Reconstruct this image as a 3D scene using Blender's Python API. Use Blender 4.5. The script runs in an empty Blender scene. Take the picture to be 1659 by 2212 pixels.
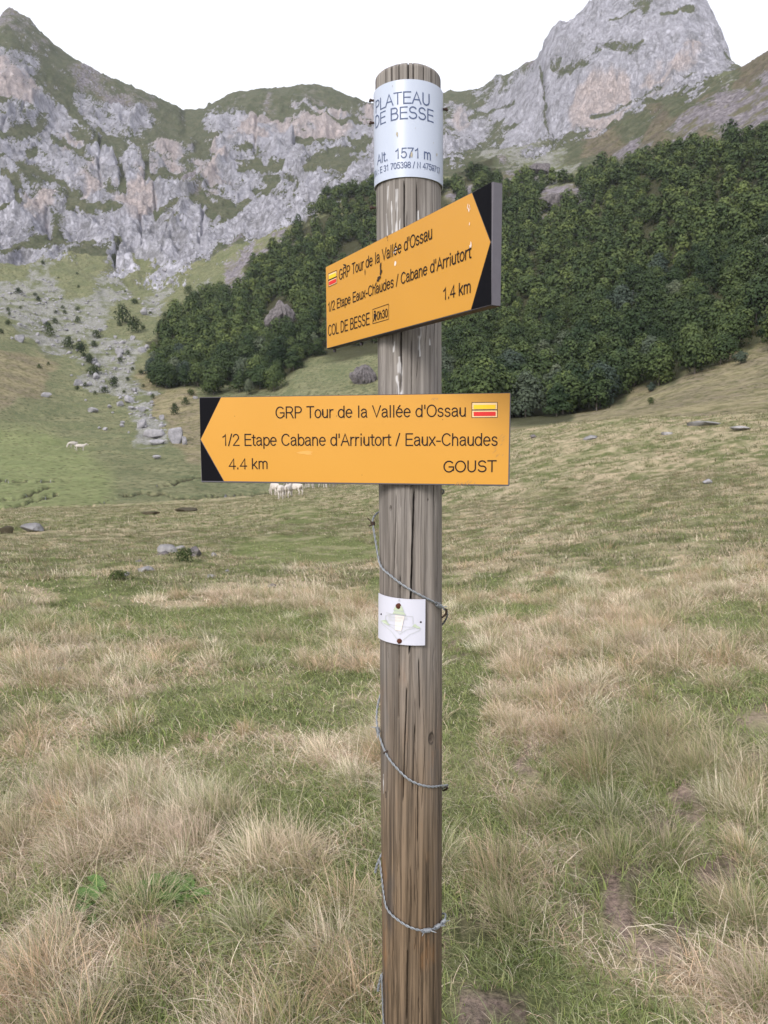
import bpy, bmesh, math, random
import numpy as np
from mathutils import Vector, Matrix
random.seed(7)
RNG = np.random.default_rng(11)
SC = bpy.context.scene
COL = SC.collection
R = math.radians

# ------------------------------------------------------------------ camera, sky, sun, exposure
PITCH = R(5.76); CAMZ = 1.55
FP, CXP, CYP = 1597.0, 829.5, 1106.0          # the photo measured on a 1659 x 2212 sheet
cd = bpy.data.cameras.new("camera"); cam = bpy.data.objects.new("camera", cd); COL.objects.link(cam)
cam.location = (0, 0, CAMZ); cam.rotation_euler = (R(90) - PITCH, 0, 0)
cd.sensor_fit = 'HORIZONTAL'; cd.sensor_width = 24.0; cd.lens = FP / 1659 * 24
cd.clip_start = 0.02; cd.clip_end = 8000
cd.dof.use_dof = True; cd.dof.focus_distance = 1.45; cd.dof.aperture_fstop = 12.0
SC.camera = cam
SUN_EL, SUN_AZ = R(34), R(-152)               # behind the camera, a little left (azimuth from +Y, clockwise)
w = bpy.data.worlds.new("World"); SC.world = w; w.use_nodes = True
nt = w.node_tree; bg = nt.nodes['Background']
sky = nt.nodes.new('ShaderNodeTexSky'); sky.sky_type = 'NISHITA'; sky.sun_disc = False
sky.sun_elevation = SUN_EL; sky.sun_rotation = SUN_AZ; sky.altitude = 1500
mixn = nt.nodes.new('ShaderNodeMixRGB'); mixn.inputs[0].default_value = 0.80
cl = nt.nodes.new('ShaderNodeTexNoise'); cl.inputs['Scale'].default_value = 2.2; cl.inputs['Detail'].default_value = 4
cr = nt.nodes.new('ShaderNodeValToRGB')       # thin high cloud
cr.color_ramp.elements[0].position = .3; cr.color_ramp.elements[0].color = (9.2, 9.4, 10.6, 1)
cr.color_ramp.elements[1].position = .7; cr.color_ramp.elements[1].color = (11.6, 11.5, 12.2, 1)
nt.links.new(cl.outputs['Fac'], cr.inputs[0])
nt.links.new(sky.outputs[0], mixn.inputs[1]); nt.links.new(cr.outputs[0], mixn.inputs[2])
nt.links.new(mixn.outputs[0], bg.inputs[0]); bg.inputs[1].default_value = 0.10
sd = bpy.data.lights.new("sun", 'SUN'); sd.energy = 2.5; sd.angle = R(24); sd.color = (1.0, .95, .88)
so = bpy.data.objects.new("sun", sd); COL.objects.link(so)
sdir = Vector((math.sin(SUN_AZ) * math.cos(SUN_EL), math.cos(SUN_AZ) * math.cos(SUN_EL), math.sin(SUN_EL)))
so.rotation_euler = sdir.to_track_quat('Z', 'Y').to_euler(); so.location = (0, -20, 40)
SC.view_settings.view_transform = 'Standard'; SC.view_settings.look = 'None'
SC.view_settings.exposure = 0.55; SC.view_settings.gamma = 1.0
SC.render.engine = 'CYCLES'
SC.cycles.use_denoising = True
SC.cycles.max_bounces = 6; SC.cycles.diffuse_bounces = 4; SC.cycles.transparent_max_bounces = 8

# ------------------------------------------------------------------ pixel <-> ray
cP, sP = math.cos(PITCH), math.sin(PITCH)
def ray(x, y):
    a = (np.asarray(x, float) - CXP) / FP; b = (CYP - np.asarray(y, float)) / FP
    return a, cP + b * sP, -sP + b * cP
def azte(x, y):
    vx, vy, vz = ray(x, y); return np.arctan2(vx, vy), vz / np.hypot(vx, vy)
def project(X, Y, Z):
    dz = np.asarray(Z) - CAMZ; dep = Y * cP - dz * sP; up = Y * sP + dz * cP
    ok = dep > 0.05; d = np.where(ok, dep, 1.0)
    return np.where(ok, CXP + FP * X / d, -9999.), np.where(ok, CYP - FP * up / d, 3000.)
def at_r(x, y, r):
    az, te = azte(x, y); return Vector((r * math.sin(az), r * math.cos(az), CAMZ + r * te))

# ------------------------------------------------------------------ noise
def _hash(ix, iy, seed):
    h = (ix.astype(np.int64) * 374761393 + iy.astype(np.int64) * 668265263 + seed * 974711) & 0xffffffff
    h = ((h ^ (h >> 13)) * 1274126177) & 0xffffffff
    h = ((h ^ (h >> 16)) * 2246822519) & 0xffffffff
    return ((h ^ (h >> 15)) & 0xffff) / 65535.0
def vnoise(x, y, seed=0):
    fx = np.floor(x); fy = np.floor(y); u = x - fx; v = y - fy
    u = u * u * u * (u * (u * 6 - 15) + 10); v = v * v * v * (v * (v * 6 - 15) + 10)
    a = _hash(fx, fy, seed); b = _hash(fx + 1, fy, seed); c = _hash(fx, fy + 1, seed); d = _hash(fx + 1, fy + 1, seed)
    return a + (b - a) * u + (c - a) * v + (a - b - c + d) * u * v
def fbm(x, y, octv=4, seed=0, gain=.5):
    s = 0; a = 1; t = 0
    for i in range(octv):
        s = s + a * vnoise(x * 2 ** i + 17.3 * i, y * 2 ** i + 9.1 * i, seed + i); t += a; a *= gain
    return s / t                                  # 0..1, mean .5
def ridged(x, y, octv=4, seed=0):
    s = 0; a = 1; t = 0
    for i in range(octv):
        n = 1 - np.abs(2 * vnoise(x * 2 ** i + 5.7 * i, y * 2 ** i + 3.3 * i, seed + i) - 1)
        s = s + a * n * n; t += a; a *= .5
    return s / t
def sstep(a, b, x):
    t = np.clip((x - a) / (b - a), 0, 1); return t * t * (3 - 2 * t)

# ------------------------------------------------------------------ tagging and mesh helpers
def tag(o, label=None, cat=None, group=None, kind=None):
    if label: o['label'] = label
    if cat: o['category'] = cat
    if group: o['group'] = group
    if kind: o['kind'] = kind
    return o
def empty(name, loc, label, cat, group=None):
    o = bpy.data.objects.new(name, None); COL.objects.link(o); o.location = loc; o.empty_display_size = .1
    return tag(o, label, cat, group)
def mesh_np(name, V, F, mats=(), smooth=False, parent=None, attrs=None, nv=None):
    """V (n,3); F (m,k) one face size, or list of such arrays"""
    me = bpy.data.meshes.new(name)
    Fs = F if isinstance(F, list) else [F]
    Fs = [np.asarray(f, np.int32) for f in Fs if len(f)]
    V = np.asarray(V, np.float32)
    me.vertices.add(len(V)); me.vertices.foreach_set('co', V.ravel())
    nl = sum(f.size for f in Fs); me.loops.add(nl)
    me.loops.foreach_set('vertex_index', np.concatenate([f.ravel() for f in Fs]))
    tot = np.concatenate([np.full(len(f), f.shape[1], np.int32) for f in Fs])
    st = np.concatenate([[0], np.cumsum(tot)[:-1]]).astype(np.int32)
    me.polygons.add(len(tot)); me.polygons.foreach_set('loop_start', st)
    try: me.polygons.foreach_set('loop_total', tot)
    except Exception: pass
    if smooth: me.polygons.foreach_set('use_smooth', np.ones(len(tot), bool))
    for k, a in (attrs or {}).items():
        a = np.asarray(a, np.float32)
        if a.ndim == 1:
            at = me.attributes.new(k, 'FLOAT', 'POINT'); at.data.foreach_set('value', a)
        else:
            if a.shape[1] == 3: a = np.concatenate([a, np.ones((len(a), 1), np.float32)], 1)
            at = me.attributes.new(k, 'FLOAT_COLOR', 'POINT'); at.data.foreach_set('color', a.ravel())
    me.update(calc_edges=True)
    if nv is not None: me.normals_split_custom_set_from_vertices(np.asarray(nv, np.float32).tolist())
    for m in mats: me.materials.append(m)
    o = bpy.data.objects.new(name, me); COL.objects.link(o)
    if parent: o.parent = parent
    return o
def from_bm(name, bm, mats=(), smooth=False, parent=None):
    me = bpy.data.meshes.new(name); bmesh.ops.recalc_face_normals(bm, faces=bm.faces[:]); bm.to_mesh(me); bm.free()
    if smooth:
        for p in me.polygons: p.use_smooth = True
        me.set_sharp_from_angle(angle=R(40))
    for m in mats: me.materials.append(m)
    o = bpy.data.objects.new(name, me); COL.objects.link(o)
    if parent: o.parent = parent
    return o
def copy_tree(o, parent=None):
    c = o.copy(); COL.objects.link(c); c.parent = parent
    for ch in list(o.children): copy_tree(ch, c)
    return c
def tube_np(P, rad, ns=6):
    P = np.asarray(P, float); n = len(P); rad = np.broadcast_to(np.asarray(rad, float), (n,))
    T = np.gradient(P, axis=0); T /= np.linalg.norm(T, axis=1)[:, None] + 1e-12
    up = np.array([.31, .17, .93]); A = np.cross(T, up); A /= np.linalg.norm(A, axis=1)[:, None] + 1e-12
    B = np.cross(T, A); th = np.linspace(0, 2 * np.pi, ns, endpoint=False)
    V = P[:, None] + rad[:, None, None] * (A[:, None] * np.cos(th)[None, :, None] + B[:, None] * np.sin(th)[None, :, None])
    i = np.arange(n - 1)[:, None] * ns; j = np.arange(ns)[None]; k = (j + 1) % ns
    F = np.stack([i + j, i + k, i + ns + k, i + ns + j], -1).reshape(-1, 4)
    return V.reshape(-1, 3), F
class MB:
    def __init__(s): s.V = []; s.F = []; s.n = 0
    def add(s, V, F): s.V.append(np.asarray(V)); s.F.append(np.asarray(F) + s.n); s.n += len(V); return s
    def build(s, name, mats, parent=None, smooth=False):
        return mesh_np(name, np.concatenate(s.V), s.F, mats, smooth, parent)

# ------------------------------------------------------------------ node helper
class NT:
    def __init__(s, name):
        s.m = bpy.data.materials.new(name); s.m.use_nodes = True; s.t = s.m.node_tree
        s.b = s.t.nodes['Principled BSDF']; s.b.inputs['Specular IOR Level'].default_value = .25; s.b.inputs['Roughness'].default_value = .9
        s.tc = None
    def n(s, typ, **kw):
        nd = s.t.nodes.new('ShaderNode' + typ)
        for k, v in kw.items():
            if k.startswith('i_'): nd.inputs[int(k[2:]) if k[2:].isdigit() else k[2:]].default_value = v
            else: setattr(nd, k, v)
        return nd
    def l(s, a, b): s.t.links.new(a, b)
    def obj(s, scale=(1, 1, 1)):
        if not s.tc: s.tc = s.n('TexCoord')
        mp = s.n('Mapping'); mp.inputs['Scale'].default_value = scale; s.l(s.tc.outputs['Object'], mp.inputs[0]); return mp.outputs[0]
    def noise(s, scale, detail=4, rough=.55, vec=None, dist=0):
        nd = s.n('TexNoise'); nd.inputs['Scale'].default_value = scale; nd.inputs['Detail'].default_value = detail
        nd.inputs['Roughness'].default_value = rough; nd.inputs['Distortion'].default_value = dist
        s.l(vec if vec is not None else s.obj(), nd.inputs['Vector']); return nd.outputs['Fac']
    def attr(s, name, out='Fac'): return s.n('Attribute', attribute_name=name).outputs[out]
    def val(s, x, inp):
        if isinstance(x, (int, float)): inp.default_value = x
        elif isinstance(x, (tuple, list)): inp.default_value = tuple(x) + ((1,) if len(x) == 3 else ())
        else: s.l(x, inp)
    def math(s, op, a, b=0.0, c=None, clamp=False):
        nd = s.n('Math', operation=op, use_clamp=clamp); s.val(a, nd.inputs[0]); s.val(b, nd.inputs[1])
        if c is not None: s.val(c, nd.inputs[2])
        return nd.outputs[0]
    def step(s, x, a, b):
        nd = s.n('MapRange', interpolation_type='SMOOTHSTEP'); s.val(x, nd.inputs['Value'])
        nd.inputs['From Min'].default_value = a; nd.inputs['From Max'].default_value = b; return nd.outputs[0]
    def mix(s, f, a, b, mode='MIX'):
        nd = s.n('MixRGB', blend_type=mode); s.val(f, nd.inputs[0]); s.val(a, nd.inputs[1]); s.val(b, nd.inputs[2]); return nd.outputs[0]
    def col(s, c): s.val(c, s.b.inputs['Base Color'])
    def rough(s, r): s.val(r, s.b.inputs['Roughness'])
    def bump(s, h, strength=.5, dist=1.0, prev=None):
        nd = s.n('Bump'); nd.inputs['Strength'].default_value = strength; nd.inputs['Distance'].default_value = dist
        s.l(h, nd.inputs['Height'])
        if prev is not None: s.l(prev, nd.inputs['Normal'])
        s.l(nd.outputs[0], s.b.inputs['Normal']); return nd.outputs[0]

def plain(name, c, rough=.6, spec=.3, metal=0.0, var=.12, scale=40, bump=0):
    t = NT(name); n = t.noise(scale, 4)
    lo = tuple(x * (1 - var) for x in c); hi = tuple(min(1, x * (1 + var)) for x in c)
    t.col(t.mix(n, lo, hi)); t.rough(rough); t.b.inputs['Specular IOR Level'].default_value = spec; t.b.inputs['Metallic'].default_value = metal
    if bump: t.bump(n, .5, bump)
    return t.m
# ------------------------------------------------------------------ the land: ridge and foot lines measured on the photo, each at its own distance
def pchip_slopes(x, y):
    h = np.diff(x, axis=0); d = np.diff(y, axis=0) / h
    m = np.zeros_like(y)
    w1 = 2 * h[1:] + h[:-1]; w2 = h[1:] + 2 * h[:-1]
    with np.errstate(divide='ignore', invalid='ignore'):
        mm = (w1 + w2) / (w1 / d[:-1] + w2 / d[1:])
    m[1:-1] = np.where(d[:-1] * d[1:] > 0, np.nan_to_num(mm), 0); m[0] = d[0]; m[-1] = d[-1]
    return m
def pchip1(xk, yk, x):
    xk = np.asarray(xk, float); yk = np.asarray(yk, float); m = pchip_slopes(xk, yk)
    x = np.clip(x, xk[0], xk[-1]); i = np.clip(np.searchsorted(xk, x) - 1, 0, len(xk) - 2)
    h = xk[i + 1] - xk[i]; s = (x - xk[i]) / h
    return (2*s**3-3*s**2+1)*yk[i] + (s**3-2*s**2+s)*h*m[i] + (-2*s**3+3*s**2)*yk[i+1] + (s**3-s**2)*h*m[i+1]

class Loft:
    def __init__(s, rows, wrap=False, lin=()):
        s.az = np.concatenate([np.arange(-180, -76, 4.), np.arange(-76, -31, .6), np.arange(-31, 31, .07), np.arange(31, 76, .6), np.arange(76, 181, 4.)]) * np.pi / 180
        Rk, Tk = [], []
        for q, row in enumerate(rows):
            if callable(row): r, te = row(s.az)
            else:
                a = np.array(row, float); az, te0 = azte(a[:, 0], a[:, 1]); o = np.argsort(az); az = az[o]; te0 = te0[o]; rr = a[o, 2]
                if wrap:
                    tm = (te0[0] + te0[-1]) / 2; rm = (rr[0] + rr[-1]) / 2
                    az = np.concatenate([[-np.pi], az, [np.pi]]); te0 = np.concatenate([[tm], te0, [tm]]); rr = np.concatenate([[rm], rr, [rm]])
                if q in lin: te = np.interp(s.az, az, te0)
                else: te = pchip1(az, te0, s.az)
                r = pchip1(az, rr, s.az)
            Rk.append(r); Tk.append(te)
        s.R = np.array(Rk); s.H = CAMZ + s.R * np.array(Tk)
        for k in range(1, len(s.R)): s.R[k] = np.maximum(s.R[k], s.R[k-1] * 1.02)
        s.M = pchip_slopes(s.R, s.H)
    def base(s, az, r):
        i = np.clip(np.searchsorted(s.az, az) - 1, 0, len(s.az) - 2); f = (az - s.az[i]) / (s.az[i+1] - s.az[i])
        L = lambda A: A[:, i] * (1 - f) + A[:, i+1] * f
        Rr, Hh, Mm = L(s.R), L(s.H), L(s.M)
        k = np.clip((r[None] >= Rr).sum(0) - 1, 0, len(Rr) - 2); q = np.arange(len(r))
        return s._herm(r, Rr[k, q], Rr[k+1, q], Hh[k, q], Hh[k+1, q], Mm[k, q], Mm[k+1, q])
    @staticmethod
    def _herm(r, r0, r1, h0, h1, m0, m1):
        h = r1 - r0; s = np.clip((r - r0) / h, 0, 1)
        return (2*s**3-3*s**2+1)*h0 + (s**3-2*s**2+s)*h*m0 + (-2*s**3+3*s**2)*h1 + (s**3-s**2)*h*m1
    def grid(s, k0, k1, n, amin=-180, amax=180, logr=False):
        """vertices for row lines k0..k1; n = number of steps in each segment"""
        c = np.where((s.az >= R(amin) - 1e-6) & (s.az <= R(amax) + 1e-6))[0]; az = s.az[c]; rr = []; hh = []
        for k in range(k0, k1):
            nn = n[k - k0]; last = (k == k1 - 1)
            for j in range(nn + (1 if last else 0)):
                u = j / nn; r0, r1 = s.R[k, c], s.R[k+1, c]
                r = r0 * (r1 / r0) ** u if logr else r0 + (r1 - r0) * u
                rr.append(r); hh.append(s._herm(r, r0, r1, s.H[k, c], s.H[k+1, c], s.M[k, c], s.M[k+1, c]))
        return np.broadcast_to(az, (len(rr), len(az))), np.array(rr), np.array(hh)

XS = [-700,-300,0,150,300,430,550,650,815,955,1100,1250,1400,1500,1600,1659,1960,2400]
def row(ys, rs): return list(zip(XS, ys, rs))
def plane(r0):
    def f(az):
        x = r0 * np.sin(az); y = r0 * np.cos(az); h = -CAMZ + .018 * x - .045 * y
        return np.full_like(az, r0), h / r0
    return f
ROWS = [plane(.3), plane(3.0),
  row([1330,1325,1310,1308,1304,1300,1296,1292,1286,1280,1268,1256,1244,1236,1228,1224,1205,1190], [9]*18),
  row([1185,1180,1172,1168,1163,1158,1152,1146,1136,1122,1100,1078,1056,1044,1034,1028,1005,985], [25]*18),
  row([1125,1118,1105,1101,1096,1089,1074,1056,1036,985,935,912,902,900,897,893,880,870], [70,70,70,72,75,80,88,92,86,75,65,58,54,52,50,50,48,48]),
  row([1120,1112,1097,1092,1086,1078,1070,1062,1050,1010,965,945,935,930,925,920,905,895], [95,95,95,97,100,106,114,116,110,100,88,80,76,74,72,72,70,70]),
  row([960,950,962,970,975,983,985,975,950,925,922,908,890,880,872,865,830,800], [200,200,200,195,190,180,175,170,165,155,130,118,112,108,104,104,100,100]),
  row([800,800,850,870,845,838,845,812,800,850,905,893,850,812,785,770,700,640], [260,260,270,280,300,290,270,265,250,200,160,160,165,165,165,165,160,160]),
  row([640,660,725,720,705,690,650,610,600,640,670,650,610,580,550,535,450,380], [350,360,380,420,430,430,430,420,400,350,300,290,280,270,265,260,260,260]),
  row([540,560,565,552,560,550,515,455,400,390,385,368,345,318,300,285,210,150], [560,580,600,620,620,590,570,560,550,540,520,480,430,400,385,375,370,370]),
  row([400,400,410,425,410,405,410,385,350,345,325,290,235,190,150,113,10,-50], [700,700,700,720,720,740,740,740,760,760,740,640,560,530,510,500,490,490]),
  row([180,230,230,270,310,300,300,295,300,310,340,320,270,230,195,160,60,0], [950,900,900,950,950,1000,960,950,960,955,900,800,700,660,640,630,620,620]),
  [(x, y, 1150 if x < 400 else 1230) for x, y in [(-700,100),(-300,140),(-100,130),(-30,92),(-8,62),(8,46),(22,38),(36,41),(60,58),(100,92),(150,128),(200,158),(250,184),(300,205),(350,228),(385,245),(402,253),(425,247),(450,240),(500,222),(540,215),(575,212),(610,214),(650,206),(680,204),(710,212),(740,222),(770,236),(800,247),(830,256),(900,280),(955,310)]]
   + [(1100,370,1100),(1250,370,1000),(1400,320,900),(1500,280,860),(1600,230,840),(1659,200,830),(1960,100,820),(2400,60,820)],
  lambda az: (np.full_like(az, 1700.), np.full_like(az, .16))]
T1 = Loft(ROWS, wrap=True, lin=(12,))
T1.H[13] = np.minimum(T1.H[13], T1.H[12] - 150); T1.M = pchip_slopes(T1.R, T1.H)
PK = Loft([
  [(x, y + 90, r - 150) for x, y, r in [(840,400,1000),(955,385,1000),(1050,365,990),(1130,335,980),(1250,285,950),(1350,245,930),(1450,200,910),(1540,160,900),(1590,150,900),(1700,170,900)]],
  [(840,400,1000),(955,385,1000),(1050,365,990),(1130,335,980),(1250,285,950),(1350,245,930),(1450,200,910),(1540,160,900),(1590,150,900),(1700,170,900)],
  [(840,300,1150),(955,290,1150),(1050,270,1130),(1130,245,1060),(1180,215,1020),(1250,170,985),(1350,120,965),(1450,85,950),(1540,120,950),(1590,140,960),(1700,200,960)],
  [(790,300,1290),(825,268,1285),(850,250,1280),(900,226,1270),(955,206,1260),(1000,198,1250),(1040,190,1240),(1075,178,1220),(1110,163,1200),(1130,150,1180),(1150,138,1160),(1160,131,1150),(1165,119,1140),(1170,122,1130),(1174,101,1120),(1190,80,1110),(1210,62,1105),(1240,36,1100),(1262,20,1095),(1280,5,1090),(1300,-15,1080),(1340,-35,1080),(1400,-50,1070),(1460,-40,1060),(1495,-20,1050),(1510,-2,1045),(1525,20,1040),(1540,45,1035),(1555,80,1030),(1568,115,1020),(1580,150,1010),(1592,175,1000),(1640,220,1000),(1700,260,1000)],
  lambda az: (np.full_like(az, 1650.), np.full_like(az, .05))], lin=(3,))

# ground cover by cell of 40 px: R pale rock, P pinkish rock, G grass, S scree, D dark rock, B brown heath, L lush grass, F wood floor
CMAP = """
GGGGGGGGGGGGGGGGGGGGGGGGGGGGGGGRRRGRRRRRGG
GGGGGGGGGGGGGGGGGGGGGGGGGGGGGGRRRRRRRRRRGG
GGGGGGGGGGGGGGGGGGGGGGGGGGGGGRRRGGGRRPRRBB
PRGGGGGGGGGGGGGGGGGGGGGGGGGGDRGGRRRRPRRGBB
PPGGGGGGGGGGGGGGGGGGGGGGGGGGRRRRPPRPRRGSBD
GRRGRGDGGGGGGGGGGGGGGGGGGGRRRRRPPPRGGGBDDD
RGRRGRRRGGGRRPPPPPPPPGGGPRGRRRRPPGGBBDDDDD
RRRPGGGGGGGGRPRRRRRRRGGGRRGRRRGGBBDBDDBGFF
RGRRGRRGPPGPRGRRGGGGRGGGRGSSSSSGBDDBFFFFFF
RGGRPRRPRGDPRRGRRGGRRGGGGFFDDSFGFGFFFFFFFF
RPPGPGPPRRRGGRGGRRRFFFFFDDFFFDDDFFFFFFFFFF
RRGRRRRRRGRGGRRRRGGFFFFFFFFFFDFFFFFFFFFFFF
RGGRRRRRRRRRRRGDFFFDDFFFFFFFFFFFFFFFFFFFFF
RRRRGGRRRRRRGDDFFFFFFFFFFFFFFFFFFFFFFFFFFF
GGSGGGRGRRGGDDFFFFFFFFFFFFFFFFFFFFFFFFFFFF
SSSGGSSGSGSGDFFFFFFFFFFFFFFFFFFFFFFFFFFFFF
SSSSSSGGSGGFFFFFFFFFFFFFFFFFFFFFFFFFFFFFFF
GSSSSSGGGFFFFFFFFFFFFFFFFFFFFFFFFFFFFFFFFF
GGSSGSSSFFFFFFFFFFFFFFFFFFFFFFFFFFFFFFFFFB
BBBGSSSGFFFFFFFFGGGGGGFFFFFFFFFFFFFFFFFBBB
BBBGGSSBFFFFFFFGGGGGGGFFFFFFFFFFFFFFFBBBBB
BGGGGGSSBBBGGGGGGGGGGGFFFFFFFFFFFFBBBBBBBB
GGGGGGGSBBBBGGGGGGGGGGFFFFFFFFFBBBBBBBBBBB
LLLGGGGSSBBBGGGGGGGGGGGGGGGBBBBBBBBBBBBBBB
LLLLLGGGGGBBGGGGGGGGGGGGGGGGGGGGGGGGGGGGGG
LLLLLLGGGGGGGGGGGGGGGGGGGGGGGGGGGGGGGGGGGG
""".split()
KEYS = "RPSDBLF"
_cm = np.zeros((len(KEYS), len(CMAP), 42))
for j, ln in enumerate(CMAP):
    for i, ch in enumerate(ln[:42]):
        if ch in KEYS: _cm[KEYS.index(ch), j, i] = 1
for j, i, a in [(0,0,.6),(1,0,.6),(1,1,.6),(2,2,.7),(3,4,.7),(3,5,.5),(4,4,.7),(4,5,.7),(4,6,.4),(5,7,.6),(5,8,.6),(5,12,.6),(5,14,.7),(5,16,.5),(5,17,.6),(5,19,.5)]: _cm[3, j, i] = max(_cm[3, j, i], a)
def cover(px, py):
    u = np.clip(px / 40 - .5, 0, 40.999); v = np.clip(py / 40 - .5, 0, len(CMAP) - 1.001)
    i = u.astype(int); j = v.astype(int); f = u - i; g = v - j
    return _cm[:, j, i]*(1-f)*(1-g) + _cm[:, j, i+1]*f*(1-g) + _cm[:, j+1, i]*(1-f)*g + _cm[:, j+1, i+1]*f*g
GULLIES = [[(0,1082),(60,1068),(110,1050)], [(0,1100),(30,1095),(70,1082),(120,1065)], [(200,1090),(240,1080),(275,1068),(320,1064)], [(320,1064),(400,1075),(520,1070),(620,1062)],
           [(345,1050),(385,1045),(410,1035),(470,1025),(500,1018)], [(500,1018),(530,1008),(570,995),(620,985)], [(0,1040),(80,1040),(180,1038)]]
def gully_w(px, py):
    o = np.zeros_like(px)
    wob = px + 16 * (fbm(px / 14, py / 9, 3, 111) - .5); wy = py + 14 * (fbm(px / 22, py / 40, 4, 113) - .5)
    for g in GULLIES:
        for (x0, y0), (x1, y1) in zip(g, g[1:]):
            dx, dy = x1 - x0, y1 - y0; t = np.clip(((wob-x0)*dx + (wy-y0)*dy) / (dx*dx+dy*dy), 0, 1)
            d = np.hypot((wob-x0-t*dx) / 2.2, wy-y0-t*dy); o = np.maximum(o, 1 - sstep(1.0, 3.6, d))
    return o * sstep(.25, .5, fbm(px / 26, py / 8, 3, 117))
LEDGES = [[(70,148),(110,188),(145,205)],[(0,278),(40,276),(75,265),(102,240)],[(118,278),(135,296),(170,322),(182,336),(200,306)],[(0,325),(30,345),(90,365),(130,390),(152,422)],[(0,368),(28,384),(46,418),(0,432)],
  [(150,222),(180,250),(250,300),(310,340),(320,380)],[(320,382),(350,370),(400,376),(425,380)],[(338,442),(380,430),(430,414),(462,432)],[(455,452),(490,446),(530,430),(560,420),(600,414),(645,402)],[(520,362),(600,346),(700,332),(790,312)],[(425,322),(480,300),(500,300)],
  [(0,522),(60,515),(130,506),(205,516)],[(548,400),(600,390),(640,380),(705,364)],[(60,318),(75,310)],[(250,498),(254,548)],[(220,300),(260,340),(262,400)],[(150,430),(220,440),(290,432)],[(470,255),(560,240),(640,238),(720,246),(800,272)],[(640,300),(700,296),(800,300)],
  [(1193,143),(1230,154),(1266,136)],[(1290,96),(1327,104),(1362,96),(1390,80)],[(1320,36),(1353,22),(1390,0)],[(1169,136),(1172,210),(1192,302)],[(1010,250),(1060,235),(1110,215)],[(1090,270),(1135,262)],[(960,300),(1040,305),(1090,300)],[(1430,20),(1500,18)],[(1280,250),(1380,205),(1500,150)]]
SEAMS = [[(1213,116),(1250,85),(1283,57),(1300,20)],[(1172,136),(1174,210),(1195,302)],[(1330,150),(1322,210)],[(1380,120),(1372,190)],[(1420,60),(1440,110),(1425,170)],[(1290,160),(1260,230)],[(1480,60),(1500,120)],[(215,300),(216,395)],[(60,200),(40,240),(0,262)],[(200,330),(160,360)],[(335,390),(342,440)],[(255,500),(252,560)],[(560,245),(548,330)],[(620,250),(640,320)],[(100,440),(110,500)],[(380,450),(360,520)],[(440,450),(430,530)],[(300,440),(310,520)]]
def lines_w(L, px, py, w0, w1, wob, sx=1.0):
    o = np.zeros_like(px); wx = px + wob * (fbm(px / 24, py / 24, 3, 131) - .5); wy = py + wob * (fbm(px / 24, py / 24, 3, 137) - .5)
    for g in L:
        xs = [p[0] for p in g]; ys = [p[1] for p in g]; k = np.where((px > min(xs) - 40) & (px < max(xs) + 40) & (py > min(ys) - 40) & (py < max(ys) + 40))[0]
        if not len(k): continue
        for (x0, y0), (x1, y1) in zip(g, g[1:]):
            dx, dy = x1 - x0, y1 - y0; t = np.clip(((wx[k]-x0)*dx + (wy[k]-y0)*dy) / (dx*dx+dy*dy), 0, 1); d = np.hypot(wx[k]-x0-t*dx, wy[k]-y0-t*dy); o[k] = np.maximum(o[k], 1 - sstep(w0, w1, d))
    return o
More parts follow.
